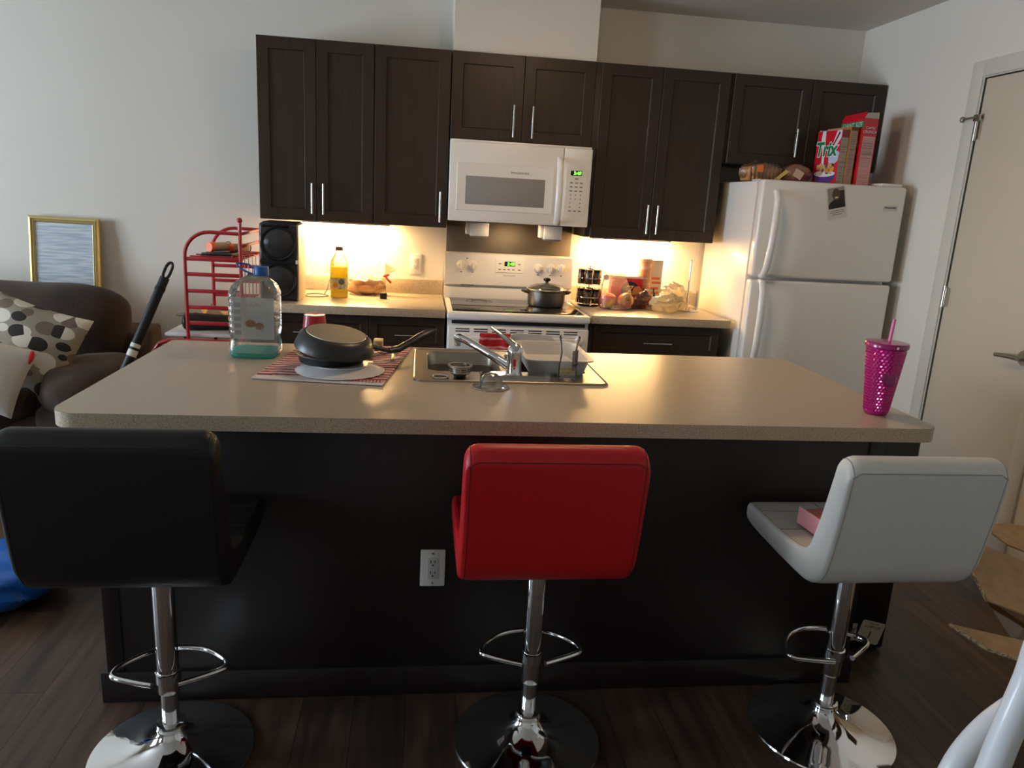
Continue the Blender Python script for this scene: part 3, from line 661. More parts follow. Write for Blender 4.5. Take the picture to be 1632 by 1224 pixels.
# ------------------------------------------------------------------ right worktop
# spice carousel with its jars
cx, cy = .832, -.245
sr = thing('spice_rack', 'two-tier chrome wire spice carousel beside the range', 'rack', (cx, cy, K))
MB().lathe([(.06, K), (.062, K+.006), (.05, K+.010), (.012, K+.011)], (cx, cy, 0), 32).build('turntable_base', BLACKG, sr)
mb = MB().cyl((cx, cy, K+.008), (cx, cy, K+.225), .004, n=8)
mb.tube([(cx-.022, cy, K+.225), (cx-.022, cy, K+.245), (cx, cy, K+.258), (cx+.022, cy, K+.245), (cx+.022, cy, K+.225)], .002, 6).tube([(cx-.022, cy, K+.226), (cx+.022, cy, K+.226)], .002, 6)
mb.build('centre_post', CHROME, sr)
for z in (K+.016, K+.125):
    mb = MB()
    for rr, zz in ((.074, z), (.074, z+.036), (.030, z)): mb.tube([(cx+rr*math.cos(2*PI*k/32), cy+rr*math.sin(2*PI*k/32), zz) for k in range(32)], .0018, 6, closed=True)
    for k in range(6):
        a = 2*PI*(k+.5)/6; mb.tube([(cx+.012*math.cos(a), cy+.012*math.sin(a), z), (cx+.074*math.cos(a), cy+.074*math.sin(a), z), (cx+.074*math.cos(a), cy+.074*math.sin(a), z+.095)], .0016, 6)
    mb.build('wire_tier', CHROME, sr)
JAR = M('spice_fill', (52, 36, 26), .25, coat=.8, var=((84, 56, 30), .4, .6), vscale=40)
j0 = None
GL = {0: 'dark spice jar in the lower tier of the wire carousel', 1: 'dark spice jar in the upper tier of the wire carousel'}
for tier, z in enumerate((K+.018, K+.127)):
    for k in range(6):
        a = 2*PI*k/6+.2; p = (cx+.051*math.cos(a), cy+.051*math.sin(a), z)
        if j0 is None:
            j0 = thing('spice_jar', GL[0], 'jar', p, 'spice jars in the lower tier')
            MB().lathe([(.019, 0), (.0205, .003), (.0205, .062), (.018, .067)], p, 16).build('glass_jar', JAR, j0)
            MB().lathe([(.020, .066), (.020, .080), (.018, .082)], p, 16).build('jar_lid', BLACKG, j0)
        else: dup(j0, p, GL[tier], ('spice jars in the lower tier', 'spice jars in the upper tier')[tier])
# bag of apples
APPLE = M('apple_skin', (226, 84, 66), .3, var=((236, 206, 96), .42, .60), vscale=13, coat=.3)
def apple(label, c, s, tilt):
    t = thing('apple', label, 'apple', (0, 0, 0), 'apples in the clear bag')
    MB().lathe([(.0, .012), (.008, .006), (.02, .0), (.032, .008), (.042, .03), (.044, .048), (.038, .068), (.024, .078), (.012, .074), (.004, .066), (0, .064)], (0, 0, 0), 28, cap0=False, cap1=False).build('apple_flesh', APPLE, t)
    MB().tube([(0, 0, .064), (.001, .001, .074), (.004, .002, .084)], .0015, 6).build('stem', M('stem_brown', (60, 44, 24), .8), t)
    t.location = c; t.rotation_euler = tilt; t.scale = (s, s, s)
apple('left apple of the two in the clear bag', (.922, -.345, K+.005), 1.02, (0, .1, 0))
apple('right apple of the two in the clear bag, its stem end facing out', (1.013, -.325, K+.046), 1.0, (PI/2*.92, 0, .2))
t = thing('produce_bag', 'clear plastic produce bag standing open around two apples', 'bag', (.97, -.36, K))
def bagring(w_, d_, z, x, y, ph): return [(x+w_*math.copysign(abs(math.cos(a))**.8, math.cos(a))*(1+.05*math.sin(5*a+ph)), y+d_*math.sin(a)*(1+.08*math.sin(4*a+ph)), K+z) for a in [2*PI*k/40 for k in range(40)]]
MB().loft([bagring(.085, .055, .0015, .967, -.36, 0), bagring(.098, .066, .012, .967, -.36, .3), bagring(.099, .062, .06, .967, -.36, .8), bagring(.085, .05, .11, .962, -.355, 1.4), bagring(.070, .035, .16, .955, -.35, 2.), bagring(.055, .020, .205, .945, -.345, 2.6)], True, False).build('bag_film', clear('produce_film', (252, 246, 238), .06, .05, bump=(30, .8), rough=.1), t)
t = thing('hang_tag', 'small white star-shaped tag hanging on the spice rack', 'tag', (.905, -.33, K+.17))
MB().loft([[(.905+(.022 if k % 2 else .015)*math.cos(2*PI*k/12), y, K+.175+(.022 if k % 2 else .015)*math.sin(2*PI*k/12)) for k in range(12)] for y in (-.345, -.343)]).build('paper_star', PAPER, t)
# cracker carton
t = thing('cracker_box', 'red cracker carton behind the apple bag', 'box', (1.053, -.235, K))
MB().box(.962, 1.146, -.25, -.19, K, 1.092, .0015).build('carton', M('cracker_red', (206, 22, 34), .4), t)
o = [(1.075+.055*math.cos(2*PI*k/32), 1.010+.052*math.sin(2*PI*k/32)) for k in range(32)]
fpoly(t, [(x, z) for x, z in o], -.2503, M('navy_print', (38, 34, 60), .45), 'emblem')
text('Z', .075, (1.075, -.2512, 1.010), M('letter_gold', (226, 186, 60), .4), t)
o = [(1.118+.028*math.cos(2*PI*k/24), 1.005+.032*math.sin(2*PI*k/24)) for k in range(24)]
fpoly(t, o, -.2512, M('cracker_print', (222, 140, 70), .5), 'cracker_picture')
fpoly(t, [(.963, 1.080), (1.145, 1.080), (1.145, 1.091), (.963, 1.091)], -.2503, PAPER, 'torn_edge')
t = thing('canister', 'tall tan cylindrical canister behind the crackers', 'canister', (1.180, -.165, K))
MB().lathe([(.036, K), (.037, K+.003), (.037, K+.262), (.036, K+.265)], (1.180, -.165, 0), 32).build('tube', M('canister_tan', (206, 150, 108), .5, var=((226, 196, 160), .5, .6), vscale=12, stretch=(.5, .5, 3)), t)
MB().lathe([(.039, K+.263), (.039, K+.277), (.036, K+.28)], (1.180, -.165, 0), 32).build('plastic_lid', M('lid_tan', (206, 176, 140), .5), t)
t = thing('snack_box', 'pale carton with orange print beside the tall canister', 'box', (1.255, -.12, K))
MB().box(1.222, 1.292, -.15, -.095, K, 1.185, .0015).build('carton', M('carton_pale', (226, 216, 196), .5), t)
mb = MB()
for k, z in enumerate((.955, .985, 1.012, 1.045, 1.07)): mb.box(1.228+.004*(k % 2), 1.286-.006*(k % 3), -.1508, -.1500, z, z+.014)
mb.build('orange_print', M('print_orange', (226, 120, 66), .5), t)
t = thing('glass_jar', 'empty clear glass jar standing before the canister', 'jar', (1.178, -.275, K))
MB().lathe([(.036, K), (.040, K+.006), (.040, K+.092), (.034, K+.102), (.034, K+.116), (.031, K+.116), (.031, K+.102), (.037, K+.09), (.037, K+.008), (.0, K+.007)], (1.178, -.275, 0), 28, cap0=True, cap1=False).build('jar_wall', clear('jar_glass', (248, 250, 248), .06), t)
t = thing('chip_bag', 'crumpled dark brown snack bag lying before the cracker carton', 'bag', (1.13, -.33, K))
MB().ball((1.120, -.318, K+.045), (.062, .03, .046), 30, 18, lump(21, .18, .16), Matrix.Rotation(-.5, 3, 'Y'), zmin=K+.001).build('foil_bag', M('bag_brown', (88, 44, 34), .3, var=((150, 70, 50), .5, .6), vscale=18, coat=.5), t)
t = thing('plastic_bag', 'crumpled translucent white plastic bag at the front of the worktop', 'bag', (1.29, -.38, K))
PBAG = clear('carrier_film', (250, 244, 226), .08, .42, (244, 232, 204), bump=(28, 1.), rough=.25)
mb = MB().ball((1.252, -.405, K+.050), (.095, .070, .049), 44, 26, lump(31, .12, .16), zmin=K+.001).ball((1.308, -.345, K+.085), (.072, .055, .070), 44, 26, lump(33, .16, .18), zmin=K+.001)
mb.build('bag_film', PBAG, t)
t = thing('paper_towel_holder', 'empty upright chrome paper towel holder next to the fridge', 'holder', (1.405, -.31, K))
MB().lathe([(.068, K), (.070, K+.004), (.066, K+.010), (.0, K+.012)], (1.405, -.31, 0), 36).build('round_base', CHROME, t)
MB().tube([(1.405, -.31, K+.01), (1.405, -.31, K+.28)], .0065, 12).ball((1.405, -.31, K+.285), .008, 12, 8).build('rod', CHROME, t)
MB().tube([(1.452, -.335, K+.008), (1.452, -.335, K+.11), (1.446, -.332, K+.118)], .003, 8).build('side_arm', CHROME, t)

# ------------------------------------------------------------------ island
IX0, IX1, IY0, IY1, IT = -1.033, 1.332, -1.674, -2.636, .914
isl = thing('island', 'dark panelled kitchen island base under the long worktop', 'island', (.14, -2.1, 0))
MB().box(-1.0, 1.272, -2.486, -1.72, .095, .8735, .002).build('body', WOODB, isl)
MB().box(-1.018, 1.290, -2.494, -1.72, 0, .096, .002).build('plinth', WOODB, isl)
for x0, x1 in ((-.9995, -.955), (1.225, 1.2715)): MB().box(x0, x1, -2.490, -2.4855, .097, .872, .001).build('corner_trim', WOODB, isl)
for x0, x1 in ((-.99, -.42), (-.415, .15), (.155, .70), (.705, 1.262)):
    MB().merge(shaker(x0, x1, .11, .86, 0).bm, Matrix.Translation((x0+x1, -1.70, 0)) @ Matrix.Rotation(PI, 4, 'Z')).build('cupboard_door', WOOD, isl)
# worktop with rounded front corners and a cut-out for the sink
def rounded(x0, x1, y0, y1, rads, n=8):
    """corner order: (x0,y0) (x1,y0) (x1,y1) (x0,y1), y0<y1"""
    pts = []
    for (cx_, cy_, sx, sy, a0, r) in ((x0, y0, 1, 1, PI, rads[0]), (x1, y0, -1, 1, 1.5*PI, rads[1]), (x1, y1, -1, -1, 0, rads[2]), (x0, y1, 1, -1, .5*PI, rads[3])):
        for k in range(n+1):
            a = a0+.5*PI*k/n; pts.append((cx_+sx*r+r*math.cos(a), cy_+sy*r+r*math.sin(a)))
    return pts
def slab(outer, holes, z0, z1, bev=0.):
    b = bmesh.new(); ed = []
    for lp in [outer]+holes:
        vs = [b.verts.new((x, y, z1)) for x, y in lp]
        for i in range(len(vs)): ed.append(b.edges.new((vs[i], vs[(i+1) % len(vs)])))
    r = bmesh.ops.triangle_fill(b, use_beauty=True, use_dissolve=False, edges=ed)
    fs = [f for f in b.faces]
    ex = bmesh.ops.extrude_face_region(b, geom=fs)
    bmesh.ops.translate(b, verts=[v for v in ex['geom'] if isinstance(v, bmesh.types.BMVert)], vec=(0, 0, z0-z1))
    return b
SX0, SX1, SY0, SY1 = -.152, .474, -2.222, -1.715
it = thing('countertop', 'long speckled beige island worktop with a sink set into it', 'countertop', (.15, -2.15, .874))
out = rounded(IX0, IX1, IY1, IY0, (.07, .05, .02, .02))
hole = rounded(SX0+.015, SX1-.015, SY0+.015, SY1-.015, (.03,)*4)
MB().merge(slab(out, [hole], .8742, IT)).build('worktop', COUNT, it, sharp=50)
# edge band follows the outline
ins = rounded(IX0-.0012, IX1+.0012, IY1-.0012, IY0+.0012, (.0712, .0512, .0212, .0212))
MB().loft([[(x, y, .8745) for x, y in ins], [(x, y, IT-.0006) for x, y in ins]], False, False).build('edge_band', EDGE, it)

# ------------------------------------------------------------------ sink
sk = thing('sink', 'two-bowl stainless steel sink set into the island worktop', 'sink', (.16, -1.97, .914))
B1 = (-.108, .140, -2.085, -1.765); B2 = (.175, .432, -2.085, -1.765)
def rr(b, i=0., r=.045): return rounded(b[0]+i, b[1]-i, b[2]+i, b[3]-i, (r,)*4)
MB().merge(slab(rounded(SX0, SX1, SY0, SY1, (.028,)*4), [rr(B1), rr(B2)], .9142, .9185)).tube([(x, y, .9175) for x, y in rounded(SX0+.004, SX1-.004, SY0+.004, SY1-.004, (.026,)*4)], .0035, 8, closed=True).build('sink_rim', SINKM, sk)
for b_ in (B1, B2):
    mb = MB().loft([[(x, y, .918) for x, y in rr(b_)], [(x, y, .908) for x, y in rr(b_, .004)], [(x, y, .78) for x, y in rr(b_, .014)], [(x, y, .762) for x, y in rr(b_, .035)]], False, True)
    cxx, cyy = (b_[0]+b_[1])/2, (b_[2]+b_[3])/2
    bo = mb.build('bowl', SINKM, sk)
    MB().tube([(cxx+.04*math.cos(2*PI*k/24), cyy+.04*math.sin(2*PI*k/24), .7645) for k in range(24)], .004, 8, closed=True).build('drain_ring', CHROME, bo)
fc = thing('faucet', 'chrome single-lever faucet rising from the sink deck', 'faucet', (.172, -2.135, .9185))
MB().merge(slab(rounded(.060, .296, -2.166, -2.112, (.024,)*4), [], .9187, .928)).build('deck_plate', CHROME, fc, sharp=60)
MB().lathe([(.027, .928), (.0245, .934), (.0235, .985), (.0255, .99), (.0255, .993)], (.172, -2.135, 0), 28).build('faucet_body', CHROME, fc)
lv = MB().lathe([(.0255, .9935), (.0265, 1.0), (.024, 1.012), (.014, 1.024), (.0, 1.028)], (.174, -2.135, 0), 28).build('lever_cap', CHROME, fc)
MB().tube([(.186, -2.135, 1.004), (.172, -2.13, 1.018), (.150, -2.118, 1.035), (.122, -2.103, 1.055), (.098, -2.09, 1.070)], [.016, .019, .017, .013, .008], 14, flat=(1., .5)).build('lever_handle', CHROME, lv)
MB().tube([(.165, -2.125, .945), (.140, -2.105, .957), (.100, -2.065, .975), (.055, -2.015, .993), (.020, -1.965, 1.003), (.002, -1.935, 1.005), (-.006, -1.922, 1.0)], [.016, .015, .0135, .0125, .0125, .0135, .012], 16).build('spout', CHROME, fc)
MB().cyl((-.002, -1.928, 1.002), (-.002, -1.928, .975), .0115, .0105, 16).build('aerator', CHROME, fc)
MB().box(.1665, .1755, -2.1595, -2.1575, .955, .98, .001).build('red_mark', M('mark_red', (190, 40, 40), .4), fc)
# loose sink pieces
t = thing('sink_strainer', 'round steel basket strainer standing on the sink deck', 'strainer', (-.004, -2.165, .9186))
MB().lathe([(.010, .9188), (.019, .921), (.022, .930), (.026, .932)], (-.004, -2.165, 0), 28).build('rubber_stopper', BLACKP, t)
MB().lathe([(.030, .931), (.034, .936), (.034, .953), (.040, .956), (.040, .959), (.031, .959), (.030, .94), (.0, .938)], (-.004, -2.165, 0), 32).build('basket', STEEL, t)
mb = MB()
for k in range(10):
    a = 2*PI*k/10
    for z in (.941, .947): mb.box(-.008, .008, -.001, .001, z, z+.002, mat=Matrix.Translation((-.004+.0338*math.cos(a), -2.165+.0338*math.sin(a), 0)) @ Matrix.Rotation(a+PI/2, 4, 'Z'))
mb.build('slot_holes', BLACKM, t)
tag(MB().tube([(-.066+.024*math.cos(2*PI*k/28), -2.182+.024*math.sin(2*PI*k/28), .9218) for k in range(28)], .0032, 8, closed=True).build('seal_ring', STEEL), 'thin loose metal ring lying beside the strainer', 'ring')
t = thing('clear_dome', 'clear domed plastic lid with a wide brim before the faucet', 'lid', (.086, -2.262, .9145))
MB().lathe([(.057, .9147), (.057, .917), (.040, .920), (.036, .930), (.031, .946), (.020, .956), (.0, .959)], (.086, -2.272, 0), 36, cap0=False).build('dome', clear('dome_plastic', (225, 222, 212), .10, .12), t)
MB().tube([(.086+.0575*math.cos(2*PI*k/40), -2.272+.0575*math.sin(2*PI*k/40), .9162) for k in range(40)], .0018, 6, closed=True).build('brim', M('brim_grey', (150, 146, 138), .3), t)
# grey dish tub over the right-hand bowl
tb = thing('dish_tub', 'pale grey plastic dish tub sitting over the sink beside the faucet', 'tub', (.33, -1.95, .9187))
def rr2(x0, x1, y0, y1, r, z): return [(x, y, z) for x, y in rounded(x0, x1, y0, y1, (r,)*4, 6)]
MB().loft([rr2(.232, .418, -2.10, -1.79, .03, .9188), rr2(.222, .432, -2.115, -1.775, .035, .965), rr2(.214, .446, -2.125, -1.765, .035, .968), rr2(.214, .446, -2.125, -1.765, .035, .972), rr2(.226, .428, -2.11, -1.78, .03, .972), rr2(.238, .412, -2.095, -1.795, .03, .926)], True, True).build('tub_wall', GREYP, tb)
MB().loft([[(.20, y, .968), (.40, y, .95), (.40, y, .972), (.37, y, .975), (.355, y, .992), (.23, y, .998), (.205, y, .99)] for y in (-1.765, -1.757)]).build('raised_back', GREYP, tb)
st = MB().box(.318, .372, -2.1262, -2.1250, .926, .950).build('warning_sticker', M('sticker_yellow', (226, 200, 40), .5), tb)
text('NOT TO', .011, (.347, -2.1266, .944), DARKT, st, ext=.0001); text('USE HOT', .011, (.347, -2.1266, .932), DARKT, st, ext=.0001)
# clear bottle
cb = thing('clear_bottle', 'empty clear plastic bottle with a waist, standing before the dish tub', 'bottle', (.345, -2.165, .9187))
PET = clear('clear_pet', (253, 253, 253), .02, .10, bump=(20, .12), fres=1.22)
MB().lathe([(.024, .9189), (.031, .926), (.032, .95), (.028, .985), (.025, 1.01), (.029, 1.04), (.034, 1.056), (.034, 1.062), (.031, 1.062), (.031, 1.055)], (.345, -2.165, 0), 32, cap1=False).build('bottle_wall', PET, cb)
lb = MB().grid(lambda u, v: (.345+.0305*math.cos(-1.35+1.5*u), -2.165+.0305*math.sin(-1.35+1.5*u), .955+.065*v), 12, 6, .0004).build('clear_label', clear('label_film', (190, 180, 190), .03, .25, (200, 194, 196)), cb)
MB().grid(lambda u, v: (.345+.0312*math.cos(-1.3+1.3*u), -2.165+.0312*math.sin(-1.3+1.3*u), .970+.006*v), 12, 2, .0004).build('dark_stripe', M('stripe_navy', (44, 36, 62), .5), cb)

# ------------------------------------------------------------------ drying mat and what is on it
MATM = stripes('drying_mat_weave', (214, 182, 172), (140, 36, 48), 9.5, 'Y', distort=2.2, lo=.56, hi=.66, bump=(220, .5))
P00, P10, P11, P01 = Vector((-.630, -2.235)), Vector((-.240, -2.285)), Vector((-.160, -1.690)), Vector((-.560, -1.700))
def matpt(u, v, z=0.):
    q = P00.lerp(P10, u).lerp(P01.lerp(P11, u), v); return (q.x, q.y, 0.9182+.0012*math.sin(u*11)*math.sin(v*9)+.0012+z)
mt = thing('drying_mat', 'red and white striped cloth mat spread under the pans', 'mat', (-.4, -1.98, .914))
MB().grid(lambda u, v: matpt(u, .07+.93*v), 30, 30, .003).build('woven_mat', MATM, mt)
MB().grid(lambda u, v: matpt(u, .075*v-.02), 30, 4, .0035).build('white_hem', M('hem_white', (212, 204, 200), .85, bump=(200, .3)), mt)
mb = MB()
for k in range(15):
    u = .60+.026*k; mb.loft([[matpt(u, .008, .0032), matpt(u+.013, .008, .0032), matpt(u+.004, .058, .0032), matpt(u-.009, .058, .0032)], [matpt(u, .008, .0037), matpt(u+.013, .008, .0037), matpt(u+.004, .058, .0037), matpt(u-.009, .058, .0037)]])
mb.build('red_dashes', M('dash_red', (166, 40, 56), .85), mt)
ZM = .9225
t = tag(MB().lathe([(.138, ZM), (.139, ZM+.002), (.110, ZM+.012), (.088, ZM+.020), (.086, ZM+.023), (.0, ZM+.022)], (-.382, -2.130, 0), 48).build('dinner_plate', M('stoneware', (206, 206, 208), .25)), 'pale grey plate upside down under the black pans', 'plate')
t = thing('dark_bowl', 'black shallow pan pinned beneath the frying pan', 'pan', (-.41, -2.10, ZM+.02))
mb = MB().lathe([(.098, ZM+.024), (.100, ZM+.026), (.104, ZM+.045), (.107, ZM+.048), (.107, ZM+.051), (.09, ZM+.051), (.0, ZM+.051)], (-.412, -2.105, 0), 40)
mb.build('pan_body', BLACKP, t)
MB().tube([(-.412+.107*math.cos(2*PI*k/40), -2.105+.107*math.sin(2*PI*k/40), ZM+.0495) for k in range(40)], .003, 6, closed=True).build('rim', M('rim_grey', (110, 108, 104), .3, 1.), t)
# frying pan, upside down and tilted
fp = thing('frying_pan', 'black frying pan turned upside down on the drying mat', 'pan', (0, 0, 0))
NONST = M('pan_coating', (46, 45, 44), .36); 
MB().lathe([(.121, 0), (.124, .002), (.124, .006), (.119, .02), (.112, .040), (.100, .050), (.096, .051), (.0, .0515)], (0, 0, 0), 56).build('pan_body', NONST, fp)
MB().lathe([(.093, .0515), (.092, .0535), (.0, .0538)], (0, 0, 0), 56).build('pan_base', M('pan_base_metal', (226, 214, 190), .36, .9, bump=(120, .04)), fp)
MB().tube([(.118*.94, .118*.30, .018), (.150, .052, .010), (.175, .066, .004)], [.012, .010, .010], 12, flat=(1.2, .7)).build('handle_bracket', BLACKP, fp)
MB().tube([(.165, .060, .006), (.195, .080, .010), (.228, .106, .030), (.258, .134, .050), (.290, .166, .064), (.308, .184, .065)], [.012, .013, .0125, .0135, .013, .007], 14, flat=(1.25, .75)).build('handle', BLACKP, fp)
fp.location = (-.402, -2.118, ZM+.066); fp.rotation_euler = (math.radians(6), math.radians(8), math.radians(-2))
# red cup
t = thing('plastic_cup', 'red plastic cup standing upside down behind the pans', 'cup', (-.497, -1.865, ZM))
MB().lathe([(.049, ZM), (.050, ZM+.003), (.048, ZM+.010), (.0365, ZM+.128), (.0355, ZM+.132), (.033, ZM+.134), (.0, ZM+.132)], (-.497, -1.865, 0), 40).build('cup_shell', M('cup_red', (178, 24, 44), .3, coat=.3), t)
MB().tube([(-.497+.034*math.cos(2*PI*k/32), -1.865+.034*math.sin(2*PI*k/32), ZM+.133) for k in range(32)], .002, 6, closed=True).build('foot_ring', M('cup_pale', (222, 190, 186), .4), t)
# utensils drying
def utensil(name, label, pts, rads, hmat, head=None, group='utensils on the drying mat'):
    t = thing(name, label, 'utensil', pts[0], group)
    MB().tube(pts, rads, 10, flat=(1.3, .6)).build('handle', hmat, t)
    if head: head(t)
utensil('serving_spoon', 'black-headed spoon beside the frying pan', [(-.300, -1.90, ZM+.008), (-.245, -1.83, ZM+.009), (-.215, -1.76, ZM+.010)], [.005, .006, .006], STEEL,
        lambda t: MB().ball((-.312, -1.925, ZM+.012), (.026, .036, .011), 18, 10).build('spoon_bowl', BLACKP, t))
utensil('spatula', 'pale wooden spatula lying among the utensils', [(-.275, -1.77, ZM+.006), (-.285, -1.84, ZM+.010)], [.006, .006], BLACKP,
        lambda t: MB().box(-.302, -.268, -1.77, -1.71, ZM+.003, ZM+.030, .003).build('blade', M('pale_wood', (206, 180, 130), .6), t))
utensil('table_knife', 'steel knife with a white handle on the mat', [(-.222, -1.87, ZM+.008), (-.202, -1.80, ZM+.010), (-.197, -1.74, ZM+.012)], [.006, .007, .006], WHITEP,
        lambda t: MB().box(-.230, -.215, -1.97, -1.87, ZM+.004, ZM+.007, .001).build('blade', STEEL, t))
utensil('fork', 'steel fork on the mat nearest the sink', [(-.285, -2.02, ZM+.006), (-.235, -1.985, ZM+.008), (-.185, -1.95, ZM+.010)], [.003, .0035, .005], STEEL,
        lambda t: MB().box(-.325, -.285, -2.045, -2.02, ZM+.004, ZM+.008, .001).build('tines', STEEL, t))
utensil('peeler', 'silver peeler with a dark grip behind the pan handle', [(-.335, -1.80, ZM+.008), (-.335, -1.73, ZM+.010)], [.008, .008], BLACKP,
        lambda t: MB().box(-.348, -.322, -1.86, -1.80, ZM+.004, ZM+.020, .002).build('blade', STEEL, t))

# ------------------------------------------------------------------ water jug
wj = thing('water_jug', 'big clear water jug with a blue cap and teal liquid at the bottom', 'jug', (-.690, -1.89, IT))
jx, jy = -.690, -1.885; JW = .079
prof = [(.92, .002), (1.0, .012), (1.0, .045), (.94, .058), (.97, .072)]
z = .082
for k in range(6): prof += [(1.0, z), (1.0, z+.012), (.965, z+.0165), (.965, z+.019)]; z += .0205
prof += [(1.0, .207), (.99, .216), (.86, .240), (.62, .258), (.34, .270), (.28, .272), (.27, .276)]
MB().lathe([(r*JW, IT+zz) for r, zz in prof], (jx, jy, 0), 48, sq=5, cap1=False).build('jug_wall', clear('jug_pet', (250, 251, 250), .03, .10, (240, 238, 232), bump=(26, .3)), wj)
MB().lathe([(.90*JW, IT+.003), (.972*JW, IT+.010), (.975*JW, IT+.0175), (.97*JW, IT+.018)], (jx, jy, 0), 48, sq=5).build('teal_liquid', glow_through('teal_liquid', (80, 228, 222), .6), wj)
lb = MB().grid(lambda u, v: (jx-.055+.130*u, jy-JW-.0012, IT+.068+.138*v), 10, 10, .0004).build('paper_label', clear('jug_label', (244, 249, 251), .02, .38, (232, 242, 246)), wj)
mb = MB()
for k in range(5): mb.box(jx-.052, jx-.03, jy-JW-.0019, jy-JW-.0014, IT+.082+.023*k, IT+.096+.023*k)
mb.build('label_boxes', clear('label_white', (240, 246, 250), .02, .28, (228, 236, 240)), lb)
MB().ball((jx+.0, jy-JW-.0012, IT+.120), (.017, .0006, .013), 16, 8).ball((jx+.028, jy-JW-.0012, IT+.112), (.015, .0006, .012), 16, 8).build('label_picture', clear('label_peach', (246, 230, 220), .02, .22, (220, 170, 146)), lb)
text('HEAL', .020, (jx+.012, jy-JW-.0018, IT+.182), clear('label_text', (236, 236, 230), .02, .35, (222, 222, 216)), lb, ext=.0001)
MB().lathe([(.024, IT+.272), (.0245, IT+.275), (.0245, IT+.298), (.022, IT+.302), (.0, IT+.302)], (jx+.022, jy, 0), 28).build('cap', M('cap_blue', (36, 90, 160), .4), wj)
MB().tube([(jx-.002, jy-.012, IT+.275), (jx-.030, jy-.016, IT+.287), (jx-.052, jy-.012, IT+.302), (jx-.057, jy, IT+.307), (jx-.050, jy+.012, IT+.309), (jx-.02, jy+.014, IT+.305), (jx-.002, jy+.012, IT+.290)], .0032, 8).build('carry_loop', M('loop_blue', (44, 92, 158), .4), wj)

# ------------------------------------------------------------------ pink tumbler
tu = thing('tumbler', 'studded magenta tumbler with a pink straw on the island corner', 'tumbler', (1.222, -2.475, IT))
tx, ty_ = 1.228, -2.478
b = MB(); rings = []; n = 56; rows = 44
MAG = M('magenta_studs', (186, 22, 118), .22, .35, coat=.5)
for i in range(rows+1):
    v = i/rows; r = .034+.0215*v; z = IT+.006+.196*v; ring = []
    for k in range(n):
        a = 2*PI*(k+.5*(i % 2))/n; s = .0014 if 1 < i < rows-1 else 0
        rr_ = r+s*(1 if k % 2 == (i//2) % 2 else -1)
        ring.append((tx+rr_*math.cos(a), ty_+rr_*math.sin(a), z))
    rings.append(ring)
b.loft([[(tx+.031*math.cos(2*PI*k/n), ty_+.031*math.sin(2*PI*k/n), IT+.0005) for k in range(n)]]+rings)
b.build('studded_cup', MAG, tu, sharp=12)
MB().lathe([(.0555, IT+.2), (.060, IT+.204), (.0605, IT+.214), (.058, IT+.218), (.02, IT+.221), (.0, IT+.221)], (tx, ty_, 0), 48).build('lid', M('magenta_lid', (150, 20, 96), .25, coat=.4), tu)
MB().tube([(tx+.006, ty_, IT+.215), (tx+.011, ty_+.002, IT+.285)], .0048, 12).build('straw', M('straw_pink', (232, 120, 160), .35), tu)
MB().ball((tx-.004, ty_-.0425, IT+.118), (.024, .0055, .026), 24, 12, mat=Matrix.Rotation(-.11, 3, 'X')).build('smooth_emblem', M('magenta_smooth', (140, 18, 92), .3, coat=.3), tu)
MB().ball((tx-.004, ty_-.060, IT+.209), (.004, .0015, .004), 10, 6).build('lid_mark', WHITEP, tu)

# ------------------------------------------------------------------ bar stools
PROF = [(.175, -.062), (.183, -.040), (.178, -.022), (.155, -.016), (.05, -.018), (-.09, -.014), (-.155, -.002), (-.182, .020), (-.196, .055), (-.218, .13), (-.240, .245), (-.246, .268), (-.262, .279), (-.284, .276), (-.300, .258), (-.303, .235),
        (-.288, .12), (-.270, .02), (-.256, -.030), (-.232, -.062), (-.19, -.076), (-.13, -.079), (.0, -.078), (.13, -.072)]
def catmull(pts, closed=True, k=3):
    o = []; n_ = len(pts)
    for i in range(n_ if closed else n_-1):
        p0, p1, p2, p3 = [Vector(pts[(i+j) % n_] if closed else pts[min(max(i+j, 0), n_-1)]) for j in (-1, 0, 1, 2)]
        for q in range(k):
            t_ = q/k; o.append(tuple(.5*((2*p1)+(p2-p0)*t_+(2*p0-5*p1+4*p2-p3)*t_*t_+(3*p1-p0-3*p2+p3)*t_**3)))
    if not closed: o.append(tuple(pts[-1]))
    return o
SEATZ = .675
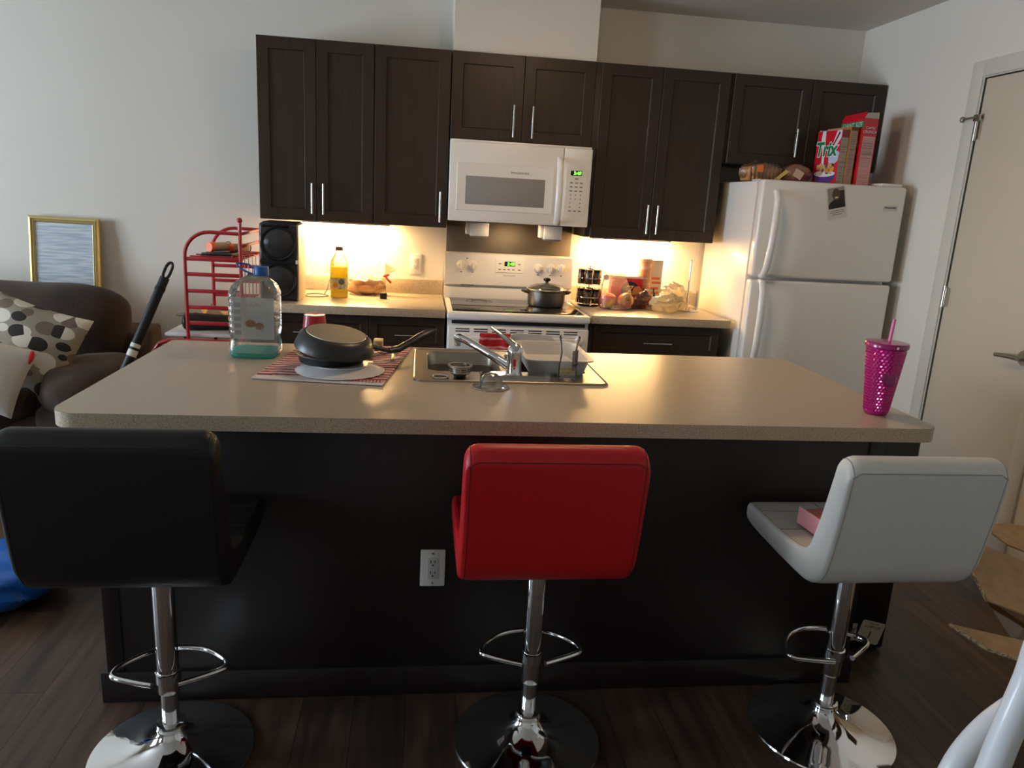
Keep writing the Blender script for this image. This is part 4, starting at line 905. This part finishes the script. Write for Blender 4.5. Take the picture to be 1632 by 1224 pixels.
def stool(label, mat, seam, x, y, W, dz=0., sx=0., rz=0., foot=.27, frz=0., top_=0.):
    t = thing('bar_stool', label, 'stool', (0, 0, 0), 'bar stools along the island')
    base = MB().lathe([(.204, .001), (.206, .004), (.204, .008), (.17, .014), (.12, .022), (.08, .034), (.05, .052), (.036, .070), (.033, .078)], n=72).build('round_base', CHROME, t)
    MB().lathe([(.034, .076), (.0375, .079), (.0375, .084), (.034, .087), (.034, .090), (.0365, .092), (.0355, .098), (.027, .100)], n=40).build('collar_ring', CHROME, base)
    MB().cyl((0, 0, .09), (0, 0, .30), .0215, n=32).build('gas_piston', CHROME, t)
    MB().lathe([(.0262, .19), (.0272, .194), (.0272, .56), (.022, .59)], n=36).build('pole_sleeve', CHROME, t)
    # footrest: rounded D loop in front of the pole
    pts = catmull([(.031, -.040), (.08, -.020), (.128, .004), (.139, .026), (.124, .060), (.070, .108), (.0, .126), (-.070, .108), (-.124, .060), (-.139, .026), (-.128, .004), (-.08, -.020), (-.031, -.040)], False, 5)
    c, s = math.cos(frz), math.sin(frz)
    fm_ = MB().tube([(px*c-py*s, px*s+py*c, foot) for px, py in pts], .0075, 12)
    f = fm_.build('footrest', CHROME, t)
    MB().lathe([(.0273, foot-.016), (.031, foot-.014), (.031, foot+.014), (.0273, foot+.016)], n=32).build('footrest_clamp', CHROME, f)
    zz = SEATZ+dz
    MB().box(-.09, .09, -.09, .09, zz-.099, zz-.0775, .004).cyl((0, 0, zz-.13), (0, 0, zz-.095), .03, n=24).build('seat_plate', BLACKP, t)
    MB().tube([(.02, .02, zz-.11), (.09, .05, zz-.112), (.15, .065, zz-.118), (.185, .072, zz-.128)], .005, 10).build('height_lever', CHROME, t)
    pr = catmull([(y_, z_+(top_ if z_ > .2 else top_*.5 if z_ > .1 else 0)) for y_, z_ in PROF], True, 3)
    cyc = Vector((sum(p[0] for p in pr)/len(pr), sum(p[1] for p in pr)/len(pr)))
    # inward normals for the rounded side edges
    nr = []
    for i in range(len(pr)):
        a, b_ = Vector(pr[i-1]), Vector(pr[(i+1) % len(pr)]); d_ = (b_-a); nr.append(Vector((d_.y, -d_.x)).normalized() if d_.length else Vector((0, 0)))
    area = sum(pr[i][0]*pr[(i+1) % len(pr)][1]-pr[(i+1) % len(pr)][0]*pr[i][1] for i in range(len(pr)))
    sg = -1 if area > 0 else 1
    hw = W/2; R_ = .012; Rc = .034
    def sst(a, b_, v): v = min(1, max(0, (v-a)/(b_-a))); return v*v*(3-2*v)
    def ring(xx, extra=0.):
        e = hw-abs(xx); ins = R_*(1-math.sqrt(max(0, 1-(1-min(e, R_)/R_)**2)))*.7+extra; dr = Rc*(1-math.sqrt(max(0, 1-(1-min(e, Rc)/Rc)**2)))
        o = []
        for i, p in enumerate(pr):
            y_, z_ = p[0]+sg*nr[i].x*ins, p[1]+sg*nr[i].y*ins
            z_ -= dr*.9*sst(.12+top_, .27+top_, p[1]); z_ += dr*.55*sst(.20, .235, -p[0])*sst(.02, -.06, p[1]); y_ -= dr*.6*sst(.06, .18, p[0])
            o.append((sx+xx, y_, zz+z_))
        return o
    es = [0, .0015, .004, .008, .013, .02, .03, .06]
    xs = [-hw+e for e in es]+[-hw*.35, 0, hw*.35]+[hw-e for e in es[::-1]]
    rings = [ring(xx) for xx in xs]
    pm = MB().loft(rings, False, False)
    from mathutils.geometry import tessellate_polygon
    for rg_ in (rings[0], rings[-1]):
        vs_ = [pm.bm.verts.new(Vector(q)) for q in rg_]
        for tri in tessellate_polygon([[Vector(q) for q in rg_]]):
            try: pm.bm.faces.new([vs_[k] for k in tri])
            except ValueError: pass
    pad = pm.build('seat_and_back', mat, t, sharp=60, weld=True)
    sm = MB()
    for xx in (-hw+.012, hw-.012): sm.tube(ring(xx, .0005), .0015, 6, closed=True)
    top = max(range(len(pr)), key=lambda i: pr[i][1]); bk = min(range(len(pr)), key=lambda i: abs(pr[i][1]-.25-top_)+(10 if pr[i][0] > -.28 else 0))
    sm.tube([(sx+xx*hw, pr[bk][0]-.0005, zz+pr[bk][1]-(.012 if abs(xx) > .9 else 0)) for xx in (-.955, -.86, -.5, 0, .5, .86, .955)], .0013, 6)
    for yy in (.10, -.02):
        z_ = [p[1] for p in pr if abs(p[0]-yy) < .03 and p[1] > -.04]; z_ = sum(z_)/len(z_) if z_ else -.017
        sm.tube([(sx+xx*hw, yy, zz+z_+.001) for xx in (-.94, -.5, 0, .5, .94)], .0013, 6)
    sm.tube([(sx, yy, zz-.0155) for yy in (.16, .10, .05, 0, -.05, -.09)], .0013, 6)
    sm.build('stitching', seam, pad)
    t.location = (x, y, 0); t.rotation_euler.z = rz
    return t
stool('black leather bar stool on a chrome pedestal', LEATHER_B, M('seam_black', (12, 12, 12), .6), -.758, -2.709, .425, 0., .006, 0., .235, .10, .030)
stool('red leather bar stool on a chrome pedestal', LEATHER_R, M('seam_red', (110, 14, 18), .6), .192, -2.704, .408, .008, -.022, 0., .268)
stool('white leather bar stool on a chrome pedestal', LEATHER_W, M('seam_white', (150, 150, 146), .6), 1.075, -2.704, .405, -.008, -.038, .0, .258, .22)
pk = thing('gift_box', 'small pink box with a flap lid lying on the white stool seat', 'box', (.97, -2.76, .652))
PK = M('box_pink', (222, 152, 156), .55); PKD = M('box_rose', (186, 120, 118), .6)
RZ = Matrix.Translation((.985, -2.752, .659)) @ Matrix.Rotation(math.radians(6), 4, 'Z')
MB().box(-.070, .075, -.055, .060, 0, .040, .002, mat=RZ).build('carton', PKD, pk)
MB().box(-.073, -.0705, -.062, .064, .001, .048, .001, mat=RZ @ Matrix.Rotation(math.radians(0), 4, 'Y')).build('front_flap', PK, pk)
MB().box(-.0735, -.060, -.062, .064, -.0003, .0035, .001, mat=RZ).build('base_lip', PK, pk)

# black cabinet at the island's end with two stickers
bc = thing('black_cabinet', 'black upright box with two upside-down pale stickers beside the island end', 'box', (1.41, -2.1, 0))
MB().box(1.295, 1.522, -2.318, -1.90, .005, .80, .012, 3).build('case', BLACKP, bc)
MB().box(1.292, 1.530, -2.330, -1.895, .80, .842, .012, 3).build('lid', BLACKG, bc)
MB().box(1.36, 1.44, -2.3312, -2.3295, .820, .838, .001).build('silver_trim', STEEL, bc)
t1 = MB().merge(slab(rounded(-.045, .045, -.042, .042, (.008,)*4), [], 0, .0006), Matrix.Translation((1.462, -2.3182, .072)) @ Matrix.Rotation(PI/2, 4, 'X') @ Matrix.Rotation(math.radians(-14), 4, 'Z')).build('large_sticker', M('sticker_pale', (206, 198, 176), .6), bc)
tr_ = PI-math.radians(14)
def stext(s, size, u, v): 
    a = -math.radians(14); x = 1.462+u*math.cos(a)-v*math.sin(a); zz = .072+u*math.sin(a)+v*math.cos(a)
    o = text(s, size, (0, 0, 0), DARKT, t1, local=True, rot=(0, 0, 0), ext=.0001)
    o.data.transform(Matrix.Translation((x, -2.3192, zz)-Vector(bc.location)) if False else Matrix.Translation(Vector((x, -2.3192, zz))-bc.location) @ Matrix.Rotation(PI/2, 4, 'X') @ Matrix.Rotation(PI-math.radians(14), 4, 'Z'))
stext('1', .040, 0, -.008); stext('SECURITY', .014, 0, .022); stext('RATING', .010, 0, .034)
t2 = MB().box(1.372, 1.408, -2.3192, -2.3180, .042, .108).build('small_sticker', M('sticker_pale2', (196, 188, 166), .6), bc)
o = text('AV', .028, (0, 0, 0), DARKT, t2, local=True, rot=(0, 0, 0), ext=.0001)
o.data.transform(Matrix.Translation(Vector((1.388, -2.3197, .086))-bc.location) @ Matrix.Rotation(PI/2, 4, 'X') @ Matrix.Rotation(PI, 4, 'Z'))

# ------------------------------------------------------------------ living-room side
so = thing('sofa', 'dark brown suede sofa along the back wall', 'sofa', (-2.6, -.65, 0))
def pillow_mesh(cx_, cy_, cz_, w_, h_, d_, mat=None, pw=2.6, seed=0):
    r = random.Random(seed); p1, p2 = r.uniform(0, 6), r.uniform(0, 6)
    def f(d):
        return (abs(d.x)**pw+abs(d.z)**pw+abs(d.y)**2.)**(-1/pw)*(1+.015*math.sin(7*d.x+p1)*math.cos(6*d.z+p2))
    return MB().ball((cx_, cy_, cz_), (w_/2, d_/2, h_/2), 44, 28, f, mat)
def cushion(w_, h_, d_, seed=0):
    """square scatter cushion with pinched corners, facing -y, centred at the origin"""
    r = random.Random(seed); p1, p2 = r.uniform(0, 6), r.uniform(0, 6); mb = MB()
    for sgn in (-1, 1):
        def fn(u, v):
            a, b_ = 2*u-1, 2*v-1; t_ = ((1-a*a)*(1-b_*b_))**.42
            return (w_/2*a*(1-.07*math.cos(b_*PI/2)), sgn*d_/2*t_*(1+.05*math.sin(5*a+p1)*math.cos(4*b_+p2)), h_/2*b_*(1-.07*math.cos(a*PI/2)))
        mb.grid(fn, 30, 30)
    return mb
MB().box(-3.75, -1.55, -1.02, -.13, .06, .40, .03, 3).build('base_frame', SOFA, so)
MB().box(-3.70, -1.60, -.40, -.05, .20, .692, .02, 3).build('back_frame', SOFA, so)
for x0, x1 in ((-3.48, -2.66), (-2.66, -1.86)):
    pillow_mesh((x0+x1)/2, -.78, .43, x1-x0+.01, .20, .72, pw=6).build('seat_cushion', SOFA, so)
for x0, x1, sd in ((-3.50, -2.60, 2), (-2.60, -1.66, 3)):
    pillow_mesh((x0+x1)/2, -.36, .715, x1-x0+.02, .45, .34, Matrix.Rotation(math.radians(8), 3, 'X'), 4, sd).build('back_cushion', SOFA, so)
pillow_mesh(-1.71, -.72, .505, .33, .235, .72, pw=4.5, seed=5).build('arm_cushion', SOFA, so)
MB().box(-1.86, -1.56, -1.04, -.15, .06, .46, .05, 3).build('arm', SOFA, so)
pillow_mesh(-3.60, -.62, .50, .28, .24, .86, pw=5, seed=8).build('arm_cushion', SOFA, so)
# patterned pillow: interlocking ovals
pmat = M('oval_print', (150, 140, 126), .85); nt = pmat.node_tree; N = nt.nodes; L = nt.links; b = N['Principled BSDF']
tc = N.new('ShaderNodeTexCoord'); mp = N.new('ShaderNodeMapping'); mp.inputs['Scale'].default_value = (11, 3, 15); mp.inputs['Rotation'].default_value = (0, .35, 0); L.new(tc.outputs['Object'], mp.inputs[0])
vo = N.new('ShaderNodeTexVoronoi'); vo.inputs['Scale'].default_value = 1.; vo.inputs['Randomness'].default_value = .55; L.new(mp.outputs[0], vo.inputs['Vector'])
r1 = N.new('ShaderNodeValToRGB'); cr = r1.color_ramp; cr.interpolation = 'CONSTANT'
cr.elements[0].position = 0; cr.elements[0].color = (0, 0, 0, 1); cr.elements[1].position = .60; cr.elements[1].color = (1, 1, 1, 1)
L.new(vo.outputs['Distance'], r1.inputs[0])
sep = N.new('ShaderNodeSeparateColor'); L.new(vo.outputs['Color'], sep.inputs[0])
r2 = N.new('ShaderNodeValToRGB'); c2 = r2.color_ramp; c2.interpolation = 'CONSTANT'
c2.elements[0].position = 0; c2.elements[0].color = (*lin((44, 38, 34)), 1); c2.elements[1].position = .38; c2.elements[1].color = (*lin((212, 204, 188)), 1)
e = c2.elements.new(.68); e.color = (*lin((112, 96, 82)), 1)
L.new(sep.outputs[0], r2.inputs[0])
mx = N.new('ShaderNodeMix'); mx.data_type = 'RGBA'; L.new(r1.outputs[0], mx.inputs[0]); L.new(r2.outputs[0], mx.inputs[6]); mx.inputs[7].default_value = (*lin((150, 140, 124)), 1)
r3 = N.new('ShaderNodeValToRGB'); c3 = r3.color_ramp; c3.interpolation = 'CONSTANT'; c3.elements[0].position = 0; c3.elements[0].color = (1, 1, 1, 1); c3.elements[1].position = .24; c3.elements[1].color = (0, 0, 0, 1)
L.new(vo.outputs['Distance'], r3.inputs[0])
mx2 = N.new('ShaderNodeMix'); mx2.data_type = 'RGBA'; L.new(sep.outputs[1], mx2.inputs[0])
mx3 = N.new('ShaderNodeMath'); mx3.operation = 'GREATER_THAN'; mx3.inputs[1].default_value = .55; L.new(sep.outputs[1], mx3.inputs[0])
mm = N.new('ShaderNodeMath'); mm.operation = 'MULTIPLY'; L.new(mx3.outputs[0], mm.inputs[0]); L.new(r3.outputs[0], mm.inputs[1])
L.new(mm.outputs[0], mx2.inputs[0]); L.new(mx.outputs[2], mx2.inputs[6]); mx2.inputs[7].default_value = (*lin((70, 60, 54)), 1)
L.new(mx2.outputs[2], b.inputs['Base Color'])
Rp = Matrix.Rotation(math.radians(-12), 3, 'Y') @ Matrix.Rotation(math.radians(-26), 3, 'X')
o = cushion(.47, .46, .17, 11).build('throw_pillow', pmat, weld=True)
o.location = (-1.975, -.80, .672); o.rotation_euler = (math.radians(-24), math.radians(16), math.radians(-6))
tag(o, 'throw pillow printed with black, cream and taupe ovals on the sofa', 'pillow', 'pillows on the sofa')
t = thing('throw_pillow', 'pale grey pillow with a red corner in front of the oval-print pillow', 'pillow', (0, 0, 0), 'pillows on the sofa')
cushion(.36, .32, .14, 14).build('pillow_body', M('grey_cotton', (196, 190, 180), .85, bump=(14, .4)), t)
MB().ball((.160, -.012, .120), (.014, .012, .034), 14, 10).build('red_tab', M('tab_red', (206, 40, 44), .6), t)
t.location = (-2.05, -1.02, .610); t.rotation_euler = (math.radians(-24), math.radians(16), 0)

# framed mirror wrapped in film
mr = thing('framed_mirror', 'gold framed mirror under wavy film leaning behind the sofa', 'mirror', (-2.09, -.08, .72))
GOLD = M('gold_frame', (196, 178, 120), .42, .4, bump=(40, .1))
RM = Matrix.Translation((-2.092, -.085, .697)) @ Matrix.Rotation(math.radians(-5), 4, 'X') @ Matrix.Rotation(math.radians(.5), 4, 'Y')
mw2, mh = .182, .565
mb = MB()
for i, (a, dpt) in enumerate(((0, .0), (.006, -.016), (.018, -.022), (.030, -.012), (.036, -.018), (.044, -.006))): pass
def fr_ring(i, y): return [(-mw2+i, y, i), (mw2-i, y, i), (mw2-i, y, mh-i), (-mw2+i, y, mh-i)]
fm = MB().loft([[RM @ Vector(p) for p in fr_ring(*q)] for q in ((0, .012), (0, -.004), (.006, -.014), (.016, -.018), (.022, -.010), (.027, -.014), (.034, -.006), (.036, .004))], True, False)
fm.build('frame', GOLD, mr, sharp=20)
mm_ = M('wrapped_mirror', (196, 208, 220), .22, .3); nt = mm_.node_tree; N = nt.nodes; L = nt.links; b = N['Principled BSDF']
tc = N.new('ShaderNodeTexCoord'); mp = N.new('ShaderNodeMapping'); mp.inputs['Rotation'].default_value = (0, .35, 0); mp.inputs['Scale'].default_value = (.8, 1, 9); L.new(tc.outputs['Object'], mp.inputs[0])
ns = N.new('ShaderNodeTexNoise'); ns.inputs['Scale'].default_value = 9; ns.inputs['Detail'].default_value = 5; L.new(mp.outputs[0], ns.inputs['Vector'])
rp = N.new('ShaderNodeValToRGB'); rp.color_ramp.elements[0].position = .38; rp.color_ramp.elements[0].color = (*lin((190, 204, 218)), 1); rp.color_ramp.elements[1].position = .62; rp.color_ramp.elements[1].color = (*lin((228, 236, 242)), 1)
L.new(ns.outputs['Fac'], rp.inputs[0]); L.new(rp.outputs[0], b.inputs['Base Color'])
bp = N.new('ShaderNodeBump'); bp.inputs['Strength'].default_value = .35; bp.inputs['Distance'].default_value = .01; L.new(ns.outputs['Fac'], bp.inputs['Height']); L.new(bp.outputs[0], b.inputs['Normal'])
MB().box(-mw2+.03, mw2-.03, -.003, .006, .03, mh-.03, mat=RM).build('mirror_glass', mm_, mr)

# mop / extension pole
mo = thing('mop_pole', 'black telescopic mop pole with a hanging loop leaning by the sofa', 'pole', (-1.66, -1.32, 0))
p0, p1 = Vector((-1.655, -1.33, .012)), Vector((-1.268, -.96, 1.075)); dv = (p1-p0); L_ = dv.length; dv.normalize()
MB().tube([p0, p0+dv*(L_*.60)], .0135, 14).build('lower_tube', M('grey_tube', (120, 122, 124), .3, .8), mo)
MB().tube([p0+dv*(L_*.45), p0+dv*(L_*.985)], .0205, 16).build('grip_sleeve', BLACKP, mo)
MB().tube([p0+dv*(L_*.93), p0+dv*(L_*.945)], [.0222, .0222], 16).build('joint_collar', BLACKM, mo)
for f0, f1 in ((.665, .69), (.70, .715)): MB().tube([p0+dv*(L_*f0), p0+dv*(L_*f1)], .0211, 16).build('paper_band', PAPER, mo)
sd = dv.cross(Vector((0, -1, 0))).normalized()
lp = []
for k in range(24):
    a = 2*PI*k/24; lp.append(p1+dv*(.012+.030*math.sin(a)+(.012 if math.sin(a) > 0 else -.006))+sd*(.0135*math.cos(a)))
MB().tube(lp, .0065, 8, closed=True).build('hanging_loop', BLACKP, mo)
MB().box(-1.82, -1.56, -1.40, -1.28, .0, .03, .008, mat=None).build('mop_head', M('mop_grey', (110, 110, 116), .9), mo)

# red metal rack
rk = thing('metal_rack', 'red metal rack with ladder ends beside the worktop', 'rack', (-1.14, -.43, 0))
LX, RX, YFR, YBR = -1.269, -1.008, -.684, -.19
def hoop(y, ztop, nm):
    mb = MB()
    arc = [(LX, y, .03)]+[(LX, y, z) for z in (.5, 1.128)]+[(LX+.122*(1-math.cos(a)), y, 1.131+.122*math.sin(a)) for a in [PI/2*k/8 for k in range(1, 9)]]+[(RX, y, 1.250)]
    mb.tube(arc, .009, 10); mb.build('hoop_post', RED, rk)
    fz = MB().tube([(RX, y, .02), (RX, y, ztop)], .009, 10)
    if nm: fz.ball((RX, y, ztop+.004), .0138, 12, 8)
    fz.build('finial_post' if nm else 'corner_post', RED, rk)
    for z in (1.122, 1.048, .967, .887, .808):
        MB().box(LX, RX, y-.004, y+.004, z-.0095, z+.0095, .002).build('ladder_rung', RED, rk)
hoop(YFR, 1.311, True); hoop(YBR, 1.25, False)
mb = MB()
for k in range(8): mb.box(LX+.02+k*.032, LX+.033+k*.032, YFR, YBR, 1.118, 1.124)
for k in range(4): mb.box(LX, RX, -.60+.106*k, -.59+.106*k, 1.1245, 1.131)
mb.build('top_shelf', RED, rk)
for z in (1.25, 1.19): MB().box(RX-.004, RX+.004, YFR, YBR, z-.0075, z+.0075, .002).build('side_rail', RED, rk)
for k in range(5): MB().cyl((RX, -.60+.085*k, 1.12), (RX, -.60+.085*k, .76), .0026, n=6).build('side_wire', RED, rk)
YL = -.722
low = [(-1.433, YL, .02), (-1.433, YL, .61), (-1.425, YL, .669), (-1.396, YL, .709), (-1.348, YL, .725), (-1.158, YL, .725), (-1.012, YL, .725)]
MB().tube(low, .010, 10).build('lower_hoop', RED, rk)
MB().tube([(x, YBR, z) for x, _, z in low], .010, 10).build('lower_hoop', RED, rk)
for x in (-1.327, -1.232, -1.137, -1.041): MB().tube([(x, YL, .725), (x, YL, .655)], .0063, 8).build('short_bar', RED, rk)
MB().tube([(-1.433, YL, .655), (-1.012, YL, .655)], .0085, 8).build('lower_rail', RED, rk)
tag(MB().box(-1.385, -1.022, -.668, -.205, .7355, .752, .003).build('shelf_board', M('white_board', (214, 212, 208), .5)), 'white board laid across the lower tier of the red rack', 'board')
# on the top shelf
for lab, c, r_, ang in (('left orange-capped clear bottle lying on the red rack', (-1.186, -.50, 1.170), .0225, .95), ('right orange-capped clear bottle lying on the red rack', (-1.110, -.42, 1.164), .0205, .85)):
    t = thing('pill_bottle', lab, 'bottle', (0, 0, 0), 'orange-capped bottles on the rack')
    R = Matrix.Rotation(PI/2, 4, 'Y')
    MB().lathe([(r_*.9, 0), (r_, .004), (r_, .085), (r_*.8, .096), (r_*.6, .10)], n=20, mat=R).build('clear_tube', M('smoky_plastic', (186, 166, 136), .15, coat=.5), t)
    MB().lathe([(r_*1.1, -.022), (r_*1.1, 0)], n=20, mat=R).build('orange_cap', M('cap_orange', (250, 116, 70), .45), t)
    MB().tube([(.10, r_*1.05*math.cos(2*PI*k/20), r_*1.05*math.sin(2*PI*k/20)) for k in range(20)], .003, 6, closed=True).build('dark_rim', BLACKP, t)
    t.location = c; t.rotation_euler = (0, 0, ang)
tag(MB().box(-1.222, -1.075, -.58, -.38, 1.1315, 1.143, .004).build('black_tray', BLACKP), 'flat black tray under the orange-capped bottles', 'tray')
# on the lower board
t = thing('rolled_case', 'black round-ended rolled case lying on the white shelf board', 'case', (-1.18, -.60, .752))
MB().tube([(-1.308, -.58, .797), (-1.302, -.58, .797), (-1.264, -.57, .797), (-1.158, -.543, .793), (-1.05, -.522, .791)], [.028, .0425, .0435, .039, .036], 24).build('roll', M('case_dark', (40, 32, 28), .6), t)
MB().ball((-1.304, -.58, .797), (.021, .0435, .0435), 20, 12).build('round_end', BLACKP, t)
t = thing('paintbrush', 'small red-handled brush sticking out beyond the black roll', 'brush', (-1.33, -.38, .76))
MB().tube([(-1.311, -.376, .808), (-1.36, -.366, .800)], .0064, 10).build('handle', M('brush_red', (190, 50, 44), .4), t)
MB().tube([(-1.354, -.366, .801), (-1.40, -.356, .794), (-1.425, -.35, .790)], [.0085, .0095, .004], 10).build('bristles', M('brush_grey', (130, 116, 100), .7), t)
MB().tube([(-1.315, -.376, .8075), (-1.29, -.381, .80), (-1.275, -.385, .76)], .005, 8).build('handle_rod', STEEL, t)
t = thing('torn_carton', 'small open brown carton on the white shelf board', 'box', (-1.19, -.35, .752))
MB().box(-1.264, -1.125, -.43, -.28, .7525, .808, .002).build('carton', CARDB, t)
MB().poly([(-1.258, -.43, .808), (-1.158, -.43, .808), (-1.216, -.446, .875)], .002).build('flap', CARDB, t)
MB().poly([(-1.264, -.43, .808), (-1.264, -.29, .808), (-1.29, -.31, .843), (-1.29, -.40, .848)], .002).build('flap', CARDB, t)
tag(MB().ball((-1.068, -.36, .815), (.038, .09, .062), 24, 14, lump(41, .3, .2), zmin=.753).build('black_cloth', BLACKM), 'crumpled black cloth heaped at the end of the shelf board', 'cloth')

# blue bag on the floor
t = thing('blue_bag', 'bright blue plastic bag slumped on the floor', 'bag', (-1.72, -1.93, 0))
def bagf(d):
    v = lump(51, .07, .045)(d); return v
MB().ball((-1.645, -1.90, .088), (.27, .21, .094), 64, 36, bagf, zmin=.002).build('bag_body', M('bag_blue', (8, 104, 206), .35, bump=(7, .8), coat=.3), t)

# ------------------------------------------------------------------ cardboard box and white chair at the edge
bx = thing('cardboard_box', 'open brown cardboard box with spread flaps by the door', 'box', (2.1, -2.88, 0))
mb = MB()
X0, X1, Y0, Y1, Z1 = 1.90, 2.36, -3.15, -2.60, .43
mb.box(X0, X1, Y0, Y1, 0, .006).box(X0, X0+.006, Y0, Y1, 0, Z1).box(X1-.006, X1, Y0, Y1, 0, Z1).box(X0, X1, Y0, Y0+.006, 0, Z1).box(X0, X1, Y1-.006, Y1, 0, Z1)
mb.build('carton', CARDB, bx)
def flap(pts, th=.005):
    f = MB().poly(pts, th).build('flap', CARDB, bx)
    return f
F2 = [(1.37, -2.717, .631), (1.376, -2.786, .565), (1.386, -2.854, .505), (1.90, -3.02, .36), (1.90, -2.78, .45)]
F1 = [(1.633, -2.508, .563), (1.756, -2.455, .548), (2.08, -2.54, .53), (1.96, -2.62, .43), (1.632, -2.615, .551)]
F3 = [(1.254, -2.898, .463), (1.345, -2.895, .440), (1.90, -2.95, .33), (1.90, -3.05, .28), (1.581, -3.018, .359), (1.325, -2.949, .423)]
F4 = [(1.394, -2.834, .506), (1.517, -2.868, .431), (1.503, -2.924, .363), (1.466, -2.891, .393), (1.417, -2.868, .461)]
for F in (F2, F1, F3):
    f = flap(F)
a = [Vector(p) for p in (F3[0], F3[5], F3[4], F3[3])]
MB().tube(a, .0045, 6).build('corrugated_edge', CARDE, bx)
MB().tube([Vector(p) for p in F2[:3]], .004, 6).build('corrugated_edge', CARDE, bx)
MB().poly(F4, .001).build('tape_strip', clear('tape', (225, 210, 185), .03, .12, (150, 125, 95)), bx)
ch = thing('bentwood_chair', 'white curved-rail chair at the lower corner nearest the camera', 'chair', (.86, -3.72, 0))
CHW = M('chair_white', (214, 216, 220), .35, coat=.2)
A = catmull([(.66, -3.70, .40), (.625, -3.681, .537), (.625, -3.669, .626), (.643, -3.663, .703), (.673, -3.656, .749), (.71, -3.652, .785), (.754, -3.651, .812), (.822, -3.656, .829), (.913, -3.651, .813), (.99, -3.655, .76), (1.04, -3.66, .66), (1.06, -3.67, .54), (1.04, -3.70, .40)], False, 4)
MB().tube(A, .0185, 16).build('back_hoop', CHW, ch)
Bp = catmull([(.585, -3.79, .42), (.597, -3.757, .600), (.606, -3.747, .681), (.623, -3.741, .755), (.639, -3.736, .827), (.659, -3.731, .903), (.672, -3.727, .968), (.72, -3.722, 1.02), (.80, -3.72, 1.045), (.90, -3.72, 1.045), (.99, -3.722, 1.02), (1.05, -3.727, .968), (1.085, -3.735, .85), (1.11, -3.75, .62), (1.13, -3.79, .42)], False, 4)
MB().tube(Bp, .0185, 16).build('outer_hoop', CHW, ch)
MB().lathe([(.235, .41), (.25, .42), (.25, .445), (.22, .452), (.0, .448)], (.86, -3.88, 0), 40).build('seat', CHW, ch)
for dx, dy in ((-.17, .13), (.17, .13), (-.17, -.16), (.17, -.16)): MB().tube([(.86+dx*.9, -3.88+dy*.9, .42), (.86+dx*1.15, -3.88+dy*1.15, 0)], [.017, .014], 12).build('leg', CHW, ch)

# flush ceiling fitting added as warm fill for the kitchen, out of view
t = thing('ceiling_fill_light', 'added round fill light on the ceiling between island and range', 'light', (.45, -1.75, ZC))
MB().lathe([(.19, ZC-.0005), (.19, ZC-.02), (.18, ZC-.024)], (.45, -1.75, 0), 48).build('mount_ring', STEEL, t)
MB().lathe([(.175, ZC-.022), (.17, ZC-.04), (.13, ZC-.06), (.06, ZC-.07), (.0, ZC-.072)], (.45, -1.75, 0), 48).build('fill_bowl', M('ceiling_fill_glow', (255, 232, 200), .5, emis=((255, 212, 164), 11.5)), t)

# ------------------------------------------------------------------ light, camera, view
wd = bpy.data.worlds.new('sky'); bpy.context.scene.world = wd; wd.use_nodes = True
bg = wd.node_tree.nodes['Background']; bg.inputs[0].default_value = (.72, .86, 1.0, 1); bg.inputs[1].default_value = 8.3

cam = bpy.data.cameras.new('camera'); co = bpy.data.objects.new('camera', cam); C.objects.link(co)
r = Vector((.99181048, -.11569523, .05409801)); u = Vector((-.02495063, .23989448, .97047829)); f = Vector((.12525752, .96388031, -.23504319))
co.matrix_world = Matrix(((r.x, u.x, -f.x, -.13731459), (r.y, u.y, -f.y, -4.49571749), (r.z, u.z, -f.z, 1.46810202), (0, 0, 0, 1)))
cam.sensor_width = 36; cam.sensor_fit = 'HORIZONTAL'; cam.lens = 36*1191.727/1632; cam.clip_start = .05
S = bpy.context.scene; S.camera = co
vs = S.view_settings; vs.view_transform = 'Standard'; vs.look = 'None'; vs.exposure = 1.75; vs.gamma = 1.; vs.use_curve_mapping = False
cy_ = S.cycles; cy_.use_denoising = True; cy_.max_bounces = 10; cy_.diffuse_bounces = 5; cy_.glossy_bounces = 5; cy_.transparent_max_bounces = 16; cy_.transmission_bounces = 8
cy_.sample_clamp_indirect = 6.; cy_.caustics_reflective = False; cy_.caustics_refractive = False
